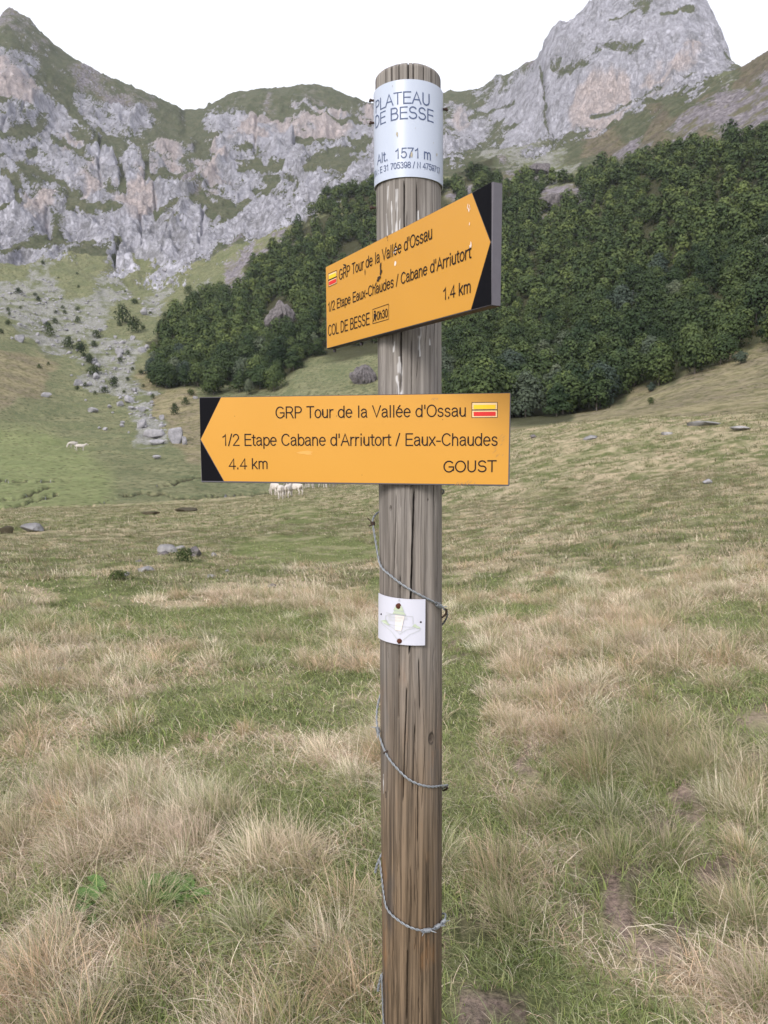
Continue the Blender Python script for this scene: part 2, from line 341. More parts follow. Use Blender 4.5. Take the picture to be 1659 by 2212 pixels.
def relief(X, Y, Hh, r, fine=True, peak=False):
    """height noise added to the smooth land, and the ground cover there"""
    px, py = project(X, Y, Hh)
    wx = (fbm(X / 30, Y / 30, 4, 51) - .5) * 90; wy = (fbm(X / 30, Y / 30, 4, 57) - .5) * 60
    far = sstep(110, 230, r)
    cv = cover(px + wx * far, py + wy * far)
    if not peak:                                  # dipping beds: ledges that hold grass between the rock steps
        bw = fbm(X / 90, Y / 90, 4, 121); sb = (Hh + .30 * X) / 46 + bw * 2.6; fr = sb - np.floor(sb)
        band = (1 - sstep(.10, .24, np.abs(fr - .5))) * sstep(.42, .58, fbm(X / 55, Y / 55, 3, 125))
        mid = 1 - sstep(.2, .6, np.abs(py - 330) / 330 * .6)
        cv[0] = cv[0] * (1 - .45 * band * far); cv[1] = cv[1] * (1 - .3 * band * far); terr = (np.abs(fr - .5) * 2 - .5)
    lg = sm = 0
    if len(X) > 20000 and r.max() > 500:
        lg = lines_w(LEDGES, px, py, 2 if peak else 4, 7 if peak else 12, 16 if peak else 26) * sstep(300, 500, r); sm = lines_w(SEAMS, px, py, .8, 4.5, 12) * sstep(300, 500, r)
        cv[0] = cv[0] * (1 - lg); cv[1] = cv[1] * (1 - lg)
    rock = cv[0] + cv[1] + cv[3] * .2
    z = np.zeros_like(X)
    near = 1 - sstep(60, 130, r)
    z += near * sstep(.4, 2.5, r) * ((fbm(X / .55, Y / .55, 3, 3) - .5) * .07 + (fbm(X / 4, Y / 4, 3, 5) - .5) * .22 + sstep(6, 14, r) * (fbm(X / 1.0, Y / 1.0, 3, 6) - .5) * .16 + _ell(DIRT, px, py) * .05 * fbm(X / .08, Y / .08, 3, 7))
    z += sstep(70, 200, r) * (1 - np.minimum(1, rock)) * (fbm(X / 9, Y / 9, 4, 8) - .5) * 1.5
    far2 = sstep(300, 650, r)
    rel = ridged(X / 70, Y / 70, 5, 21) - .45; rel2 = fbm(X / 24, Y / 24, 5, 31, .6) - .5
    rel3 = ridged(X / 17, Y / 17, 4, 43) - .45; rel4 = ridged(X / 7, Y / 7, 3, 47) - .45
    if peak: z += (rel * 44 + rel2 * 15 + rel3 * 7 + rel4 * 5) * np.clip(.35 + rock, 0, 1) * .55
    else: z += far2 * 11 * terr * np.clip(rock, 0, 1) + far2 * (rel * 36 + rel2 * 13 + rel3 * 8 + rel4 * 6) * np.clip(.25 + rock, 0, 1)
    z += cv[2] * far * (fbm(X / 5, Y / 5, 3, 61) - .5) * 3
    z -= sm * 6 + lg * 3
    gl = gully_w(px, py) * sstep(75, 95, r) * (1 - sstep(220, 260, r)); z -= gl * .7
    return z, cv, gl, px, py
def ground_z(X, Y):
    X = np.atleast_1d(np.asarray(X, float)); Y = np.atleast_1d(np.asarray(Y, float)); r = np.hypot(X, Y)
    h = T1.base(np.arctan2(X, Y), np.maximum(r, .3)); return h + relief(X, Y, h, r)[0]
_ST = np.geomspace(1.2, 1250, 900)
def hit(x, y, rmin=1.2):
    """where the line of sight through (x, y) meets the land"""
    az, te = azte(x, y); r = _ST[_ST > rmin]; X = r * math.sin(az); Y = r * math.cos(az)
    d = CAMZ + r * te - ground_z(X, Y); i = np.where(d <= 0)[0]
    if not len(i): return None
    i = i[0]
    f = 0 if i == 0 else d[i-1] / (d[i-1] - d[i]); rr = r[max(i-1, 0)] * (1 - f) + r[i] * f
    X, Y = rr * math.sin(az), rr * math.cos(az)
    return Vector((X, Y, float(ground_z(X, Y)[0])))
def land_mesh(name, loft, k0, k1, n, amin, amax, mat, peak=False, logr=False, near=False):
    az, r, h = loft.grid(k0, k1, n, amin, amax, logr); sh = az.shape
    az, r, h = az.ravel(), r.ravel(), h.ravel(); X, Y = r * np.sin(az), r * np.cos(az)
    z, cv, gl, px, py = relief(X, Y, h, r, peak=peak)
    V = np.stack([X, Y, h + z], 1)
    i = np.arange(sh[0] - 1)[:, None] * sh[1]; j = np.arange(sh[1] - 1)[None]
    F = np.stack([i + j, i + j + 1, i + j + 1 + sh[1], i + j + sh[1]], -1).reshape(-1, 4)
    at = {'cov_a': np.stack([cv[0], cv[2], cv[3], cv[1]], 1), 'cov_b': np.stack([cv[4], cv[5], cv[6], gl], 1)}
    if near: at['turf'] = turf_colour(X, Y, px, py)[0]
    return tag(mesh_np(name, V, F, [mat], True, attrs=at), kind='structure')

# ------------------------------------------------------------------ the near meadow: where the turf is short, tussocky, bare
LAWN = [(1000,1560,45,190,.9),(985,1420,25,80,.8),(1010,1760,60,90,.8),(1130,2150,190,75,1),(1010,2080,70,60,.8),(1330,2190,200,50,.8),(640,1760,130,60,.8),(590,1950,60,30,.9),(390,1945,60,35,.9),(700,1560,130,45,.6),
        (330,1330,200,22,.6),(700,1190,190,28,.85),(180,1280,160,25,.7),(950,1990,40,40,.4),(480,1650,170,40,.5),(1560,1350,90,45,.6),(1480,1480,70,25,.4),(1100,1330,130,22,.6),(650,1110,60,18,.5),(560,1820,110,30,.6),(620,1500,230,45,.5),(300,1630,190,45,.55),(560,1690,200,60,.6),(960,1480,30,120,.9),(1010,1900,40,30,.7),(760,1900,60,40,.5)]
DIRT = [(1148,1655,26,34,1),(1170,1690,24,18,.8),(1500,1735,34,48,1),(1555,1878,60,42,1),(1345,1890,58,38,1),(1330,1965,40,55,1),(1390,2045,90,35,.9),(1010,2000,55,35,.8),(1060,2180,75,55,1),(335,1990,45,28,.9),(1640,1560,50,30,1),(970,2060,25,18,.7),(985,1410,14,20,.7),(1640,1650,20,40,.9),(1130,2205,60,20,.8),(1420,1790,40,30,.8),(1310,1810,22,40,.7),(1480,2000,60,25,.7),(1240,1940,40,25,.6),(800,2010,30,18,.6),(1600,1800,40,25,.7)]
TUSS = [(1300,1520,250,110,.8),(1250,1730,90,60,.9),(1110,1760,110,50,.8),(1080,1900,120,80,1),(1230,1840,70,45,.9),(1450,1640,120,50,.9),(1500,1990,130,50,.9),(1190,2000,120,55,.9),(1610,1740,60,110,1),(1570,2090,110,90,.9),(150,2100,160,80,.9),(480,2130,190,60,.8),(640,1860,120,55,.9),(330,1780,120,35,.8),(120,1840,120,40,.7),(720,2080,90,60,.8),(1420,1760,50,40,.8)]
def _ell(L, px, py):
    o = np.zeros_like(px)
    for cx, cy, rx, ry, a in L:
        o = np.maximum(o, a * (1 - sstep(.75, 1.3, np.hypot((px - cx) / rx, (py - cy) / ry))))
    return o
def turf_zone(X, Y, px, py):
    n1 = fbm(X / 1.1, Y / 1.1, 4, 71); n2 = fbm(X / .35, Y / .35, 3, 75); n3 = fbm(X / 6, Y / 6, 3, 79)
    wx = (n2 - .5) * 60; wy = (n1 - .5) * 50
    r = np.hypot(X, Y); n4 = fbm(X / .11, Y / .11, 4, 83); n5 = fbm(X / .11 + 50, Y / .11, 4, 87)
    lawn = _ell(LAWN, px + wx, py + wy); dirt = _ell(DIRT, px + wx * .7 + (n4 - .5) * 110, py + wy * .5 + (n5 - .5) * 90) * sstep(.14, .28, n5)
    tall = sstep(1215, 1330, py + (n1 - .5) * 150)                   # long straw begins about nine metres out
    far_pasture = (1 - tall) * sstep(4, 9, r) * (1 - sstep(850, 1050, px)) * sstep(1085, 1120, py)
    tuss = _ell(TUSS, px + wx * .8, py + wy * .6) * (1 - .8 * lawn)
    straw = np.clip(.45 - .24 * far_pasture + (n1 - .5) * np.where(r > 10, 1.3, 2.2) + (n3 - .5) * np.where(r > 11, .5, 1.1) + (n2 - .5) * 1.9 + .10 * tall - .95 * lawn + .38 * tuss, 0, 1)
    dirtw = _ell([(a, b, c * 1.02, d * 1.02, e) for a, b, c, d, e in DIRT], px, py)
    return dict(tuss=tuss, dirtw=dirtw, lawn=lawn, dirt=dirt, tall=tall, straw=straw, n1=n1, n2=n2, n3=n3)
def turf_colour(X, Y, px, py):
    zt = turf_zone(X, Y, px, py); s = zt['straw'][:, None]; d = zt['dirt'][:, None]; n2 = zt['n2'][:, None]
    g = np.array([.165, .190, .078]) * (.7 + .6 * n2); st = np.array([.44, .365, .245]) * (.75 + .5 * n2)
    c = g * (1 - s) + st * s
    c = c * (1 - d) + np.array([.27, .205, .17]) * (.55 + .9 * n2) * d
    return c, zt
# ------------------------------------------------------------------ land materials
def make_alpine(name, close):
    t = NT(name)
    ca = t.n('Attribute', attribute_name='cov_a'); cb = t.n('Attribute', attribute_name='cov_b')
    sa = t.n('SeparateColor'); t.l(ca.outputs['Color'], sa.inputs[0]); sb = t.n('SeparateColor'); t.l(cb.outputs['Color'], sb.inputs[0])
    rockA, scree, dark, pink = sa.outputs[0], sa.outputs[1], sa.outputs[2], ca.outputs['Alpha']
    brown, lush, wood, gully = sb.outputs[0], sb.outputs[1], sb.outputs[2], cb.outputs['Alpha']
    ob = t.obj()
    nL = t.noise(.018, 5, .6, ob); nM = t.noise(.09, 6, .65, ob); nS = t.noise(.45, 5, .6, ob); nF = t.noise(1.6, 4, .6, ob)
    strat = t.noise(.05, 6, .62, t.obj((1, 1, .35)), 1.2)
    # grass
    g = t.mix(t.step(nM, .35, .65), (.112, .122, .066), (.165, .160, .095))
    g = t.mix(t.step(nS, .40, .72), g, (.078, .092, .050))
    g = t.mix(t.math('MULTIPLY', lush, .5), g, t.mix(nS, (.155, .195, .075), (.195, .220, .095)))
    br = t.mix(t.step(nM, .35, .65), (.225, .190, .120), (.165, .135, .10)); br = t.mix(t.step(nS, .42, .68), br, (.105, .100, .050))
    g = t.mix(t.step(t.math('ADD', brown, t.math('MULTIPLY', t.math('SUBTRACT', nM, .5), .9)), .3, .7), g, br)
    if close:                                     # tussocks and heather dots on the valley floor
        vo = t.n('TexVoronoi', feature='F1', voronoi_dimensions='2D'); vo.inputs['Scale'].default_value = .42; t.l(t.obj((1, 1, .2)), vo.inputs['Vector'])
        dot = t.math('MULTIPLY', t.math('SUBTRACT', 1, t.step(vo.outputs['Distance'], .08, .24)), t.step(nM, .40, .52))
        g = t.mix(t.math('MULTIPLY', dot, .85), g, (.040, .044, .020))
        g = t.mix(t.math('MULTIPLY', t.step(nF, .48, .72), .5), g, (.29, .25, .15))
        g = t.mix(t.step(gully, .15, .75), g, t.mix(nF, (.030, .028, .016), (.085, .075, .045)))
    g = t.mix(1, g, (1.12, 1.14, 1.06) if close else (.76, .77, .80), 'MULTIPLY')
    # pale limestone with seams
    rk = t.mix(t.step(nM, .25, .75), (.335, .328, .366), (.50, .49, .538))
    rk = t.mix(t.math('MULTIPLY', t.step(strat, .52, .60), t.math('SUBTRACT', 1, t.step(strat, .60, .70))), rk, (.27, .265, .28))
    rk = t.mix(t.step(nS, .58, .80), rk, (.35, .343, .372))
    pk = t.mix(t.step(nM, .3, .7), (.49, .41, .385), (.44, .385, .38))
    rk = t.mix(t.math('MULTIPLY', t.step(t.math('ADD', pink, t.math('MULTIPLY', t.math('SUBTRACT', nM, .5), 1.3)), .25, .75), .95), rk, pk)
    rg = t.noise(.05, 7, .68, t.obj((1, 1, .5)), 1.8); crack = t.math('SUBTRACT', 1, t.step(t.math('ABSOLUTE', t.math('SUBTRACT', rg, .5)), .0, .022))
    r2 = t.noise(.28, 6, .72, t.obj((1, 1, .45)), 1.2); crack2 = t.math('SUBTRACT', 1, t.step(t.math('ABSOLUTE', t.math('SUBTRACT', r2, .5)), .0, .035))
    crack = t.math('MAXIMUM', crack, t.math('MULTIPLY', crack2, .8))
    rk = t.mix(t.math('MULTIPLY', crack, .58), rk, (.15, .148, .145))
    dk = t.mix(t.step(nS, .3, .7), (.11, .098, .105), (.26, .235, .25)); dk = t.mix(t.step(nM, .5, .62), dk, (.13, .122, .075))
    sc = t.mix(t.step(nF, .35, .62), (.17, .17, .125), (.28, .275, .265)); sc = t.mix(t.step(nM, .46, .60), sc, (.13, .14, .075))
    # which covers which: noisy edges
    wob = t.math('ADD', t.math('MULTIPLY', t.math('SUBTRACT', nM, .5), 1.5), t.math('ADD', t.math('MULTIPLY', t.math('SUBTRACT', nL, .5), .8), t.math('ADD', t.math('MULTIPLY', t.math('SUBTRACT', nS, .5), 1.3), t.math('MULTIPLY', t.math('SUBTRACT', strat, .5), .9))))
    # ledges: flatter ground keeps its grass
    ge = t.n('NewGeometry'); sx = t.n('SeparateXYZ'); t.l(ge.outputs['True Normal'], sx.inputs[0])
    flat = t.step(sx.outputs[2], .42, .86)
    rmix = t.math('ADD', t.math('ADD', rockA, pink), t.math('SUBTRACT', wob, t.math('MULTIPLY', t.math('SUBTRACT', flat, .45), .75)))
    c = t.mix(t.step(t.math('ADD', scree, t.math('MULTIPLY', wob, .55)), .40, .60), g, sc)
    c = t.mix(t.step(t.math('ADD', dark, t.math('MULTIPLY', wob, .8)), .45, .62), c, dk)
    rm = t.step(rmix, .42, .56)
    c = t.mix(rm, c, rk)
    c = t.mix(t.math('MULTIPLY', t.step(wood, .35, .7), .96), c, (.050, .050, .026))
    t.col(c); t.b.inputs['Specular IOR Level'].default_value = .1; t.rough(.95)
    hgt = t.math('ADD', t.math('MULTIPLY', nS, 1.0), t.math('MULTIPLY', crack, -.6))
    hgt = t.math('ADD', hgt, t.math('MULTIPLY', strat, 1.2))
    hgt = t.math('MULTIPLY', hgt, t.math('ADD', .25, rm))
    t.bump(hgt, .7, 4.0 if not close else 1.2)
    return t.m
M_ALP = make_alpine("alpine_rock_and_grass", False)
M_VAL = make_alpine("valley_grass_and_scree", True)
def make_turf():
    t = NT("meadow_turf"); a = t.attr('turf', 'Color'); ob = t.obj()
    n1 = t.noise(9, 5, .65, ob); n2 = t.noise(55, 4, .65, ob); n3 = t.noise(1.7, 4, .6, ob)
    c = t.mix(t.step(n2, .3, .75), t.mix(1, a, (.55, .55, .55), 'MULTIPLY'), t.mix(1, a, (1.25, 1.22, 1.2), 'MULTIPLY'))
    n4 = t.noise(2.4, 5, .62, ob); n5 = t.noise(.8, 5, .6, ob)
    c = t.mix(t.math('MULTIPLY', t.step(n4, .50, .64), .4), c, (.085, .098, .040))
    c = t.mix(t.math('MULTIPLY', t.step(n5, .50, .62), .4), c, (.44, .37, .25))
    c = t.mix(t.math('MULTIPLY', t.step(n1, .54, .70), .6), c, (.075, .080, .034))
    c = t.mix(t.math('MULTIPLY', t.step(n3, .55, .72), .35), c, (.25, .20, .11))
    t.col(c); t.b.inputs['Specular IOR Level'].default_value = .05
    t.bump(t.math('ADD', t.math('ADD', n1, t.math('MULTIPLY', n2, .4)), t.math('MULTIPLY', n4, 2.0)), 1.0, .07)
    return t.m
M_TURF = make_turf()
meadow = land_mesh("ground", T1, 0, 5, [40, 90, 150, 110, 40], -180, 180, M_TURF, logr=True, near=True)
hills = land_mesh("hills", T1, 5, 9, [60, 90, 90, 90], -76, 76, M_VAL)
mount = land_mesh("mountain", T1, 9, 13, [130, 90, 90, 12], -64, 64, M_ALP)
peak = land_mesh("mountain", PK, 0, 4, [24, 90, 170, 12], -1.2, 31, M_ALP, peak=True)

# ------------------------------------------------------------------ grass: every blade a tapering ribbon
def blades(x, y, z, length, lean, ldir, width, col_root, col_tip, seg):
    n = len(x); T = np.linspace(0, 1, seg + 1)
    face = RNG.uniform(0, 2 * np.pi, n); wx, wy = np.cos(face), np.sin(face)
    V = []; C = []
    for i, t in enumerate(T):
        up = length * t * (1 - .55 * lean * t) ; out = length * lean * t * t ** .6
        px = x + np.cos(ldir) * out; py = y + np.sin(ldir) * out; pz = z + np.maximum(up, 0) - .01
        hw = width * .5 * (1 - t ** 1.6)
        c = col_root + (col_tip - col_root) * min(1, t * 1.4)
        if i < seg:
            V += [np.stack([px - wx * hw, py - wy * hw, pz], 1), np.stack([px + wx * hw, py + wy * hw, pz], 1)]; C += [c, c]
        else: V.append(np.stack([px, py, pz], 1)); C.append(c)
    m = 2 * seg + 1
    Vv = np.stack(V, 1).reshape(-1, 3); Cc = np.stack(C, 1).reshape(-1, 3); b = np.arange(n)[:, None] * m
    Q = np.concatenate([b + np.array([2*i, 2*i+1, 2*i+3, 2*i+2]) for i in range(seg - 1)]) if seg > 1 else np.zeros((0, 4), int)
    Tn = b + np.array([2*seg-2, 2*seg-1, 2*seg])
    return Vv, Q, Tn, Cc
GV, GQ, GT, GC = [], [], [], []; _gn = 0
def push(*a):
    global _gn
    V, Q, T, C = blades(*a); GV.append(V); GQ.append(Q + _gn); GT.append(T + _gn); GC.append(C); _gn += len(V)
def sector(n, r0, r1, half=31):
    r = np.sqrt(RNG.uniform(r0 * r0, r1 * r1, n)); a = RNG.uniform(-R(half), R(half), n)
    return r * np.sin(a), r * np.cos(a)
STRAW = np.array([[.68,.56,.44],[.57,.455,.345],[.74,.63,.50],[.64,.50,.40],[.49,.39,.28],[.78,.68,.54],[.54,.385,.27],[.60,.44,.32]])
GREEN = np.array([[.165,.245,.056],[.220,.285,.074],[.140,.195,.070],[.250,.290,.095],[.190,.230,.090],[.135,.225,.048]])
def pick(P, n): return P[RNG.integers(0, len(P), n)] * RNG.uniform(.78, 1.22, (n, 1))
WIND = R(200)
def turf_blades(n, r0, r1, wid, seg, hscale):
    x, y = sector(n, r0, r1); z = ground_z(x, y); px, py = project(x, y, z); zt = turf_zone(x, y, px, py)
    keep = RNG.uniform(0, 1, n) > np.clip(zt['dirt'] * 1.3 - .05, 0, .985); x, y, z = x[keep], y[keep], z[keep]
    zt = {k: v[keep] for k, v in zt.items()}; n = len(x)
    dry = RNG.uniform(0, 1, n) < np.clip(.10 + zt['straw'] * .78, 0.06, .9)
    tall = zt['tall'] * (1 - zt['lawn'] * .85)
    L = np.where(dry, RNG.gamma(4, .25, n) * (.035 + .035 * tall), RNG.gamma(5, .2, n) * (.038 + .032 * tall)) * hscale
    lean = np.clip(RNG.normal(.70, .28, n) + .25 * dry, .1, 1.25)
    ld = np.where(RNG.uniform(0, 1, n) < .4, RNG.normal(WIND, .8, n), RNG.uniform(0, 2 * np.pi, n))
    cs = pick(STRAW, n); cg = pick(GREEN, n)
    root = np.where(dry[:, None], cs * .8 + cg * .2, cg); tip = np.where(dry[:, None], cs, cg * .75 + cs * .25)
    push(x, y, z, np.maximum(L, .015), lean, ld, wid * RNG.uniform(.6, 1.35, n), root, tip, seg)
def tussocks(n, r0, r1, per, rad, Lm, wid, seg, stalk=.07, dark=False):
    x, y = sector(n, r0, r1); z = ground_z(x, y); px, py = project(x, y, z); zt = turf_zone(x, y, px, py)
    k = (RNG.uniform(0, 1, n) < (np.clip(.12 + .9 * zt['straw'] + .5 * zt['tuss'], 0, 1) * (.34 + .66 * zt['tall']) if not dark else .3 + .6 * (1 - zt['tall']))) & (zt['lawn'] < .3) & (zt['dirt'] < .2) & (zt['dirtw'] < .7)
    x, y, st, tl = x[k], y[k], zt['straw'][k], zt['tall'][k]; m = len(x)
    size = RNG.uniform(.5, 1.5, m); dens = (per * size).astype(int); idx = np.repeat(np.arange(m), dens); n = len(idx)
    a = RNG.uniform(0, 2 * np.pi, n); q = np.sqrt(RNG.uniform(0, 1, n)); rr = rad * size[idx] * q
    bx = x[idx] + np.cos(a) * rr; by = y[idx] + np.sin(a) * rr; bz = ground_z(bx, by)
    tint = pick(STRAW, m); gsh = RNG.uniform(0, 1, m) < .28
    dry = RNG.uniform(0, 1, n) < np.where(gsh[idx], .30, .38 + .45 * st[idx])
    stalky = RNG.uniform(0, 1, n) < stalk
    L = Lm * size[idx] ** .6 * RNG.gamma(9, 1 / 9, n) * (.62 + .38 * tl[idx]) * np.where(stalky, 1.7, 1) * (1 - .25 * q)
    lean = np.clip(.26 + .66 * q + RNG.normal(0, .2, n) - .25 * stalky, .05, 1.2)
    wd = RNG.normal(WIND, .5, m)[idx]
    ld = np.arctan2(np.sin(a) * q + .45 * np.sin(wd), np.cos(a) * q + .45 * np.cos(wd)) + RNG.normal(0, .7, n)
    cs = tint[idx] * RNG.uniform(.82, 1.2, (n, 1)); cg = pick(GREEN, n) * .95
    if dark: dry = RNG.uniform(0, 1, n) < .22; cg = cg * np.array([.52, .50, .52]); cs = cs * .6
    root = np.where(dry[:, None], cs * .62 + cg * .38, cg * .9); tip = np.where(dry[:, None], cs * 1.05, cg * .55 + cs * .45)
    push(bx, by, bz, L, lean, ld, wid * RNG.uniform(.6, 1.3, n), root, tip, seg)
turf_blades(120000, 1.25, 4.0, .0030, 3, 1.0)
turf_blades(150000, 4.0, 8.5, .0045, 3, 1.0)
turf_blades(150000, 8.5, 20, .009, 2, 1.0)
turf_blades(100000, 20, 60, .024, 1, 1.1)
turf_blades(30000, 60, 118, .05, 1, 1.3)
tussocks(360, 1.3, 4.2, 430, .085, .140, .0021, 4)
tussocks(1150, 4.2, 9.5, 190, .105, .135, .0034, 3)
tussocks(5600, 9.5, 26, 40, .14, .15, .008, 2)
tussocks(9000, 26, 80, 14, .24, .20, .022, 1)
tussocks(260, 2.0, 9.5, 120, .10, .09, .003, 3, 0, True)
tussocks(7500, 9.5, 30, 26, .14, .15, .010, 2, 0, True)
tussocks(13000, 30, 95, 14, .30, .24, .035, 1, 0, True)
def make_grass_mat():
    t = NT("grass_blades"); t.col(t.attr('blade', 'Color')); t.rough(.75); t.b.inputs['Specular IOR Level'].default_value = .12
    tr = t.n('BsdfTranslucent'); t.l(t.attr('blade', 'Color'), tr.inputs[0]); mx = t.n('MixShader'); mx.inputs[0].default_value = .22
    out = t.t.nodes['Material Output']; t.l(t.b.outputs[0], mx.inputs[1]); t.l(tr.outputs[0], mx.inputs[2]); t.l(mx.outputs[0], out.inputs[0])
    return t.m
M_GRASS = make_grass_mat()
grass = tag(mesh_np("grass", np.concatenate(GV), [np.concatenate(GQ), np.concatenate(GT)], [M_GRASS], attrs={'blade': np.concatenate(GC)}),
            "long straw coloured and green meadow grass around the signpost", "grass", kind='stuff')
del GV, GQ, GT, GC
# ------------------------------------------------------------------ signpost
PR = 0.0600; PC = np.array([0.0490, 1.412]); LEAN = -.00823            # radius, axis at camera height, lean in x per metre
def axis_x(z): return PC[0] + LEAN * (z - CAMZ)
def post_z(y, front=PR): # height where the sight line through (885, y) passes the front of the post
    return CAMZ + (PC[1] - front) * float(azte(885, y)[1])
Z_TOP = CAMZ + PC[1] * float(azte(880, 152)[1]) - .012
signpost = empty("signpost", (axis_x(0), PC[1], 0), "round weathered wooden signpost with two yellow arrow boards and a white name band", "signpost")
S0 = Vector((axis_x(0), PC[1], 0))
def make_wood():
    t = NT("weathered_wood"); ob = t.obj()
    gr = t.noise(1, 7, .66, t.obj((130, 130, 2.6)), .5); gr2 = t.noise(1, 5, .6, t.obj((330, 330, 6))); bl = t.noise(1, 4, .6, t.obj((14, 14, 3))); bl2 = t.noise(1, 4, .6, t.obj((22, 22, 6)))
    sx = t.n('SeparateXYZ'); t.l(ob, sx.inputs[0]); z = sx.outputs[2]
    grey = t.mix(t.step(gr, .36, .66), (.128, .114, .103), (.285, .260, .238))
    brown = t.mix(t.step(gr, .36, .64), (.050, .035, .022), (.190, .134, .086))
    brown = t.mix(t.math('MULTIPLY', t.step(bl2, .55, .72), .55), brown, (.23, .115, .045))
    brown = t.mix(t.math('MULTIPLY', t.step(bl, .52, .68), .7), brown, (.055, .047, .042))
    f = t.step(t.math('ADD', z, t.math('MULTIPLY', t.math('SUBTRACT', bl, .5), .55)), .60, 1.55)
    c = t.mix(f, brown, grey)
    c = t.mix(t.math('MULTIPLY', t.step(gr2, .58, .72), .55), c, t.mix(f, (.035, .027, .02), (.095, .085, .085)))
    dr = t.n('Attribute', attribute_name='mark'); sp = t.n('SeparateColor'); t.l(dr.outputs['Color'], sp.inputs[0])
    c = t.mix(t.math('MULTIPLY', sp.outputs[0], t.step(gr2, .28, .5)), c, (.68, .67, .68))
    c = t.mix(sp.outputs[1], c, (.014, .012, .011)); c = t.mix(t.math('MULTIPLY', sp.outputs[2], .8), c, (.055, .042, .034))
    t.col(c); t.rough(.82); t.b.inputs['Specular IOR Level'].default_value = .2
    gr3 = t.noise(1, 4, .6, t.obj((420, 420, 14)))
    t.bump(t.math('ADD', gr, t.math('ADD', gr2, gr3)), .5, .0009); return t.m
M_WOOD = make_wood()
def build_post():
    zb = -.35; nth, nz = 420, 900
    th = np.linspace(0, 2 * np.pi, nth, endpoint=False); z = np.concatenate([np.linspace(zb, .3, 40, endpoint=False), np.linspace(.3, Z_TOP, nz)])
    TH, ZZ = np.meshgrid(th, z); nz = len(z)
    rad = PR * (1 + .012 * np.sin(TH * 2 + ZZ * 2.1) + .008 * np.sin(TH * 3 - ZZ * 3.3)) + (fbm(np.cos(TH) * 9 + 40, ZZ * 1.6 + np.sin(TH) * 9, 4, 5) - .5) * .0012
    cut = np.zeros_like(rad); dark = np.zeros_like(rad); white = np.zeros_like(rad); stain = np.zeros_like(rad)
    def lng(xpx, y):                                  # angle on the post seen at pixel column xpx
        zz = post_z(y); az, _ = azte(xpx, y); X = PC[1] * math.tan(az) * .96
        return -math.pi / 2 + math.asin(max(-.98, min(.98, (X - axis_x(zz)) / PR)))
    cracks = [([(895, 1051), (891, 1180), (887, 1300), (884, 1420)], .0019, .013), ([(864, 1240), (862, 1330), (861, 1480)], .0011, .009), ([(873, 385), (873, 470), (872, 560)], .0010, .008), ([(900, 388), (901, 480), (900, 520)], .0009, .007),
              ([(856, 1060), (853, 1160), (850, 1260)], .0006, .005), ([(878, 1480), (876, 1560), (872, 1660), (870, 1740)], .0009, .007), ([(897, 1560), (894, 1640), (891, 1720)], .0007, .006), ([(860, 1450), (861, 1560)], .0008, .006),
              ([(866, 700), (867, 790), (865, 850)], .0010, .008), ([(905, 1420), (908, 1540)], .0008, .006), ([(838, 1730), (836, 1640)], .0008, .006), ([(903, 1690), (902, 1830)], .0006, .005), ([(880, 2050), (878, 2212)], .0009, .007), ([(850, 1960), (847, 2120)], .0007, .006)]
    rr = random.Random(4)
    for _ in range(90):
        y0 = rr.uniform(390, 2200); x0 = rr.uniform(812, 953); ln = rr.uniform(40, 260); cracks.append(([(x0, y0), (x0 + rr.uniform(-4, 4), y0 + ln * .5), (x0 + rr.uniform(-5, 5), y0 + ln)], rr.uniform(.0002, .0005), rr.uniform(.0008, .003)))
    for pts, wd, dp in cracks:
        pts = sorted(pts, key=lambda p: p[1])
        zs = np.array([post_z(p[1]) for p in pts]); an = np.array([lng(*p) for p in pts]); o = np.argsort(zs); zs, an = zs[o], an[o]
        a = np.interp(z, zs, an) + .012 * (vnoise(z * 60, z * 0 + wd * 9e4, 3) - .5); fade = sstep(zs[0], zs[0] + .02, z) * (1 - sstep(zs[-1] - .02, zs[-1], z)) * (.5 + vnoise(z * 30, z * 0 + dp * 9e3, 9))
        d = np.abs((TH - (a[:, None] % (2 * np.pi)) + np.pi) % (2 * np.pi) - np.pi) * PR
        k = (1 - sstep(wd * .5, wd * .5 + .0012, d)) * np.clip(fade, 0, 1)[:, None]
        cut = np.maximum(cut, k * dp); dark = np.maximum(dark, (1 - sstep(wd * .35, wd * .5 + .0006, d)) * np.clip(fade * 1.3, 0, 1)[:, None] * min(1, .12 + dp * 110))
    # end-grain splits seen over the white band
    for xp in (833, 846, 862, 882, 893, 915, 932):
        a = lng(xp, 200) % (2 * np.pi); d = np.abs((TH - a + np.pi) % (2 * np.pi) - np.pi) * PR
        k = (1 - sstep(.0004, .0015, d)) * sstep(Z_TOP - .05, Z_TOP - .03, ZZ); cut = np.maximum(cut, k * (.007 if xp == 882 else .003)); dark = np.maximum(dark, k * .8)
    for (x0, y0, x1, y1, wd) in [(834, 455, 838, 540, 3), (845, 430, 848, 520, 2.5), (858, 405, 856, 530, 4), (864, 470, 862, 560, 3), (903, 455, 903, 500, 2.5), (906, 705, 905, 770, 5), (862, 770, 866, 852, 6), (858, 810, 862, 860, 5), (852, 735, 850, 760, 3), (927, 715, 929, 745, 3), (829, 1690, 829, 1735, 3), (838, 395, 836, 450, 2)]:
        z1, z0 = post_z(y0), post_z(y1); s = np.clip((ZZ - z0) / (z1 - z0), 0, 1); a0, a1 = lng(x0, y0), lng(x1, y1); a = (a1 + (a0 - a1) * s) % (2 * np.pi)
        d = np.abs((TH - a + np.pi) % (2 * np.pi) - np.pi) * PR; ww = wd * .00045 * (.4 + 1.2 * vnoise(ZZ * 90, ZZ * 0 + x0, 4))
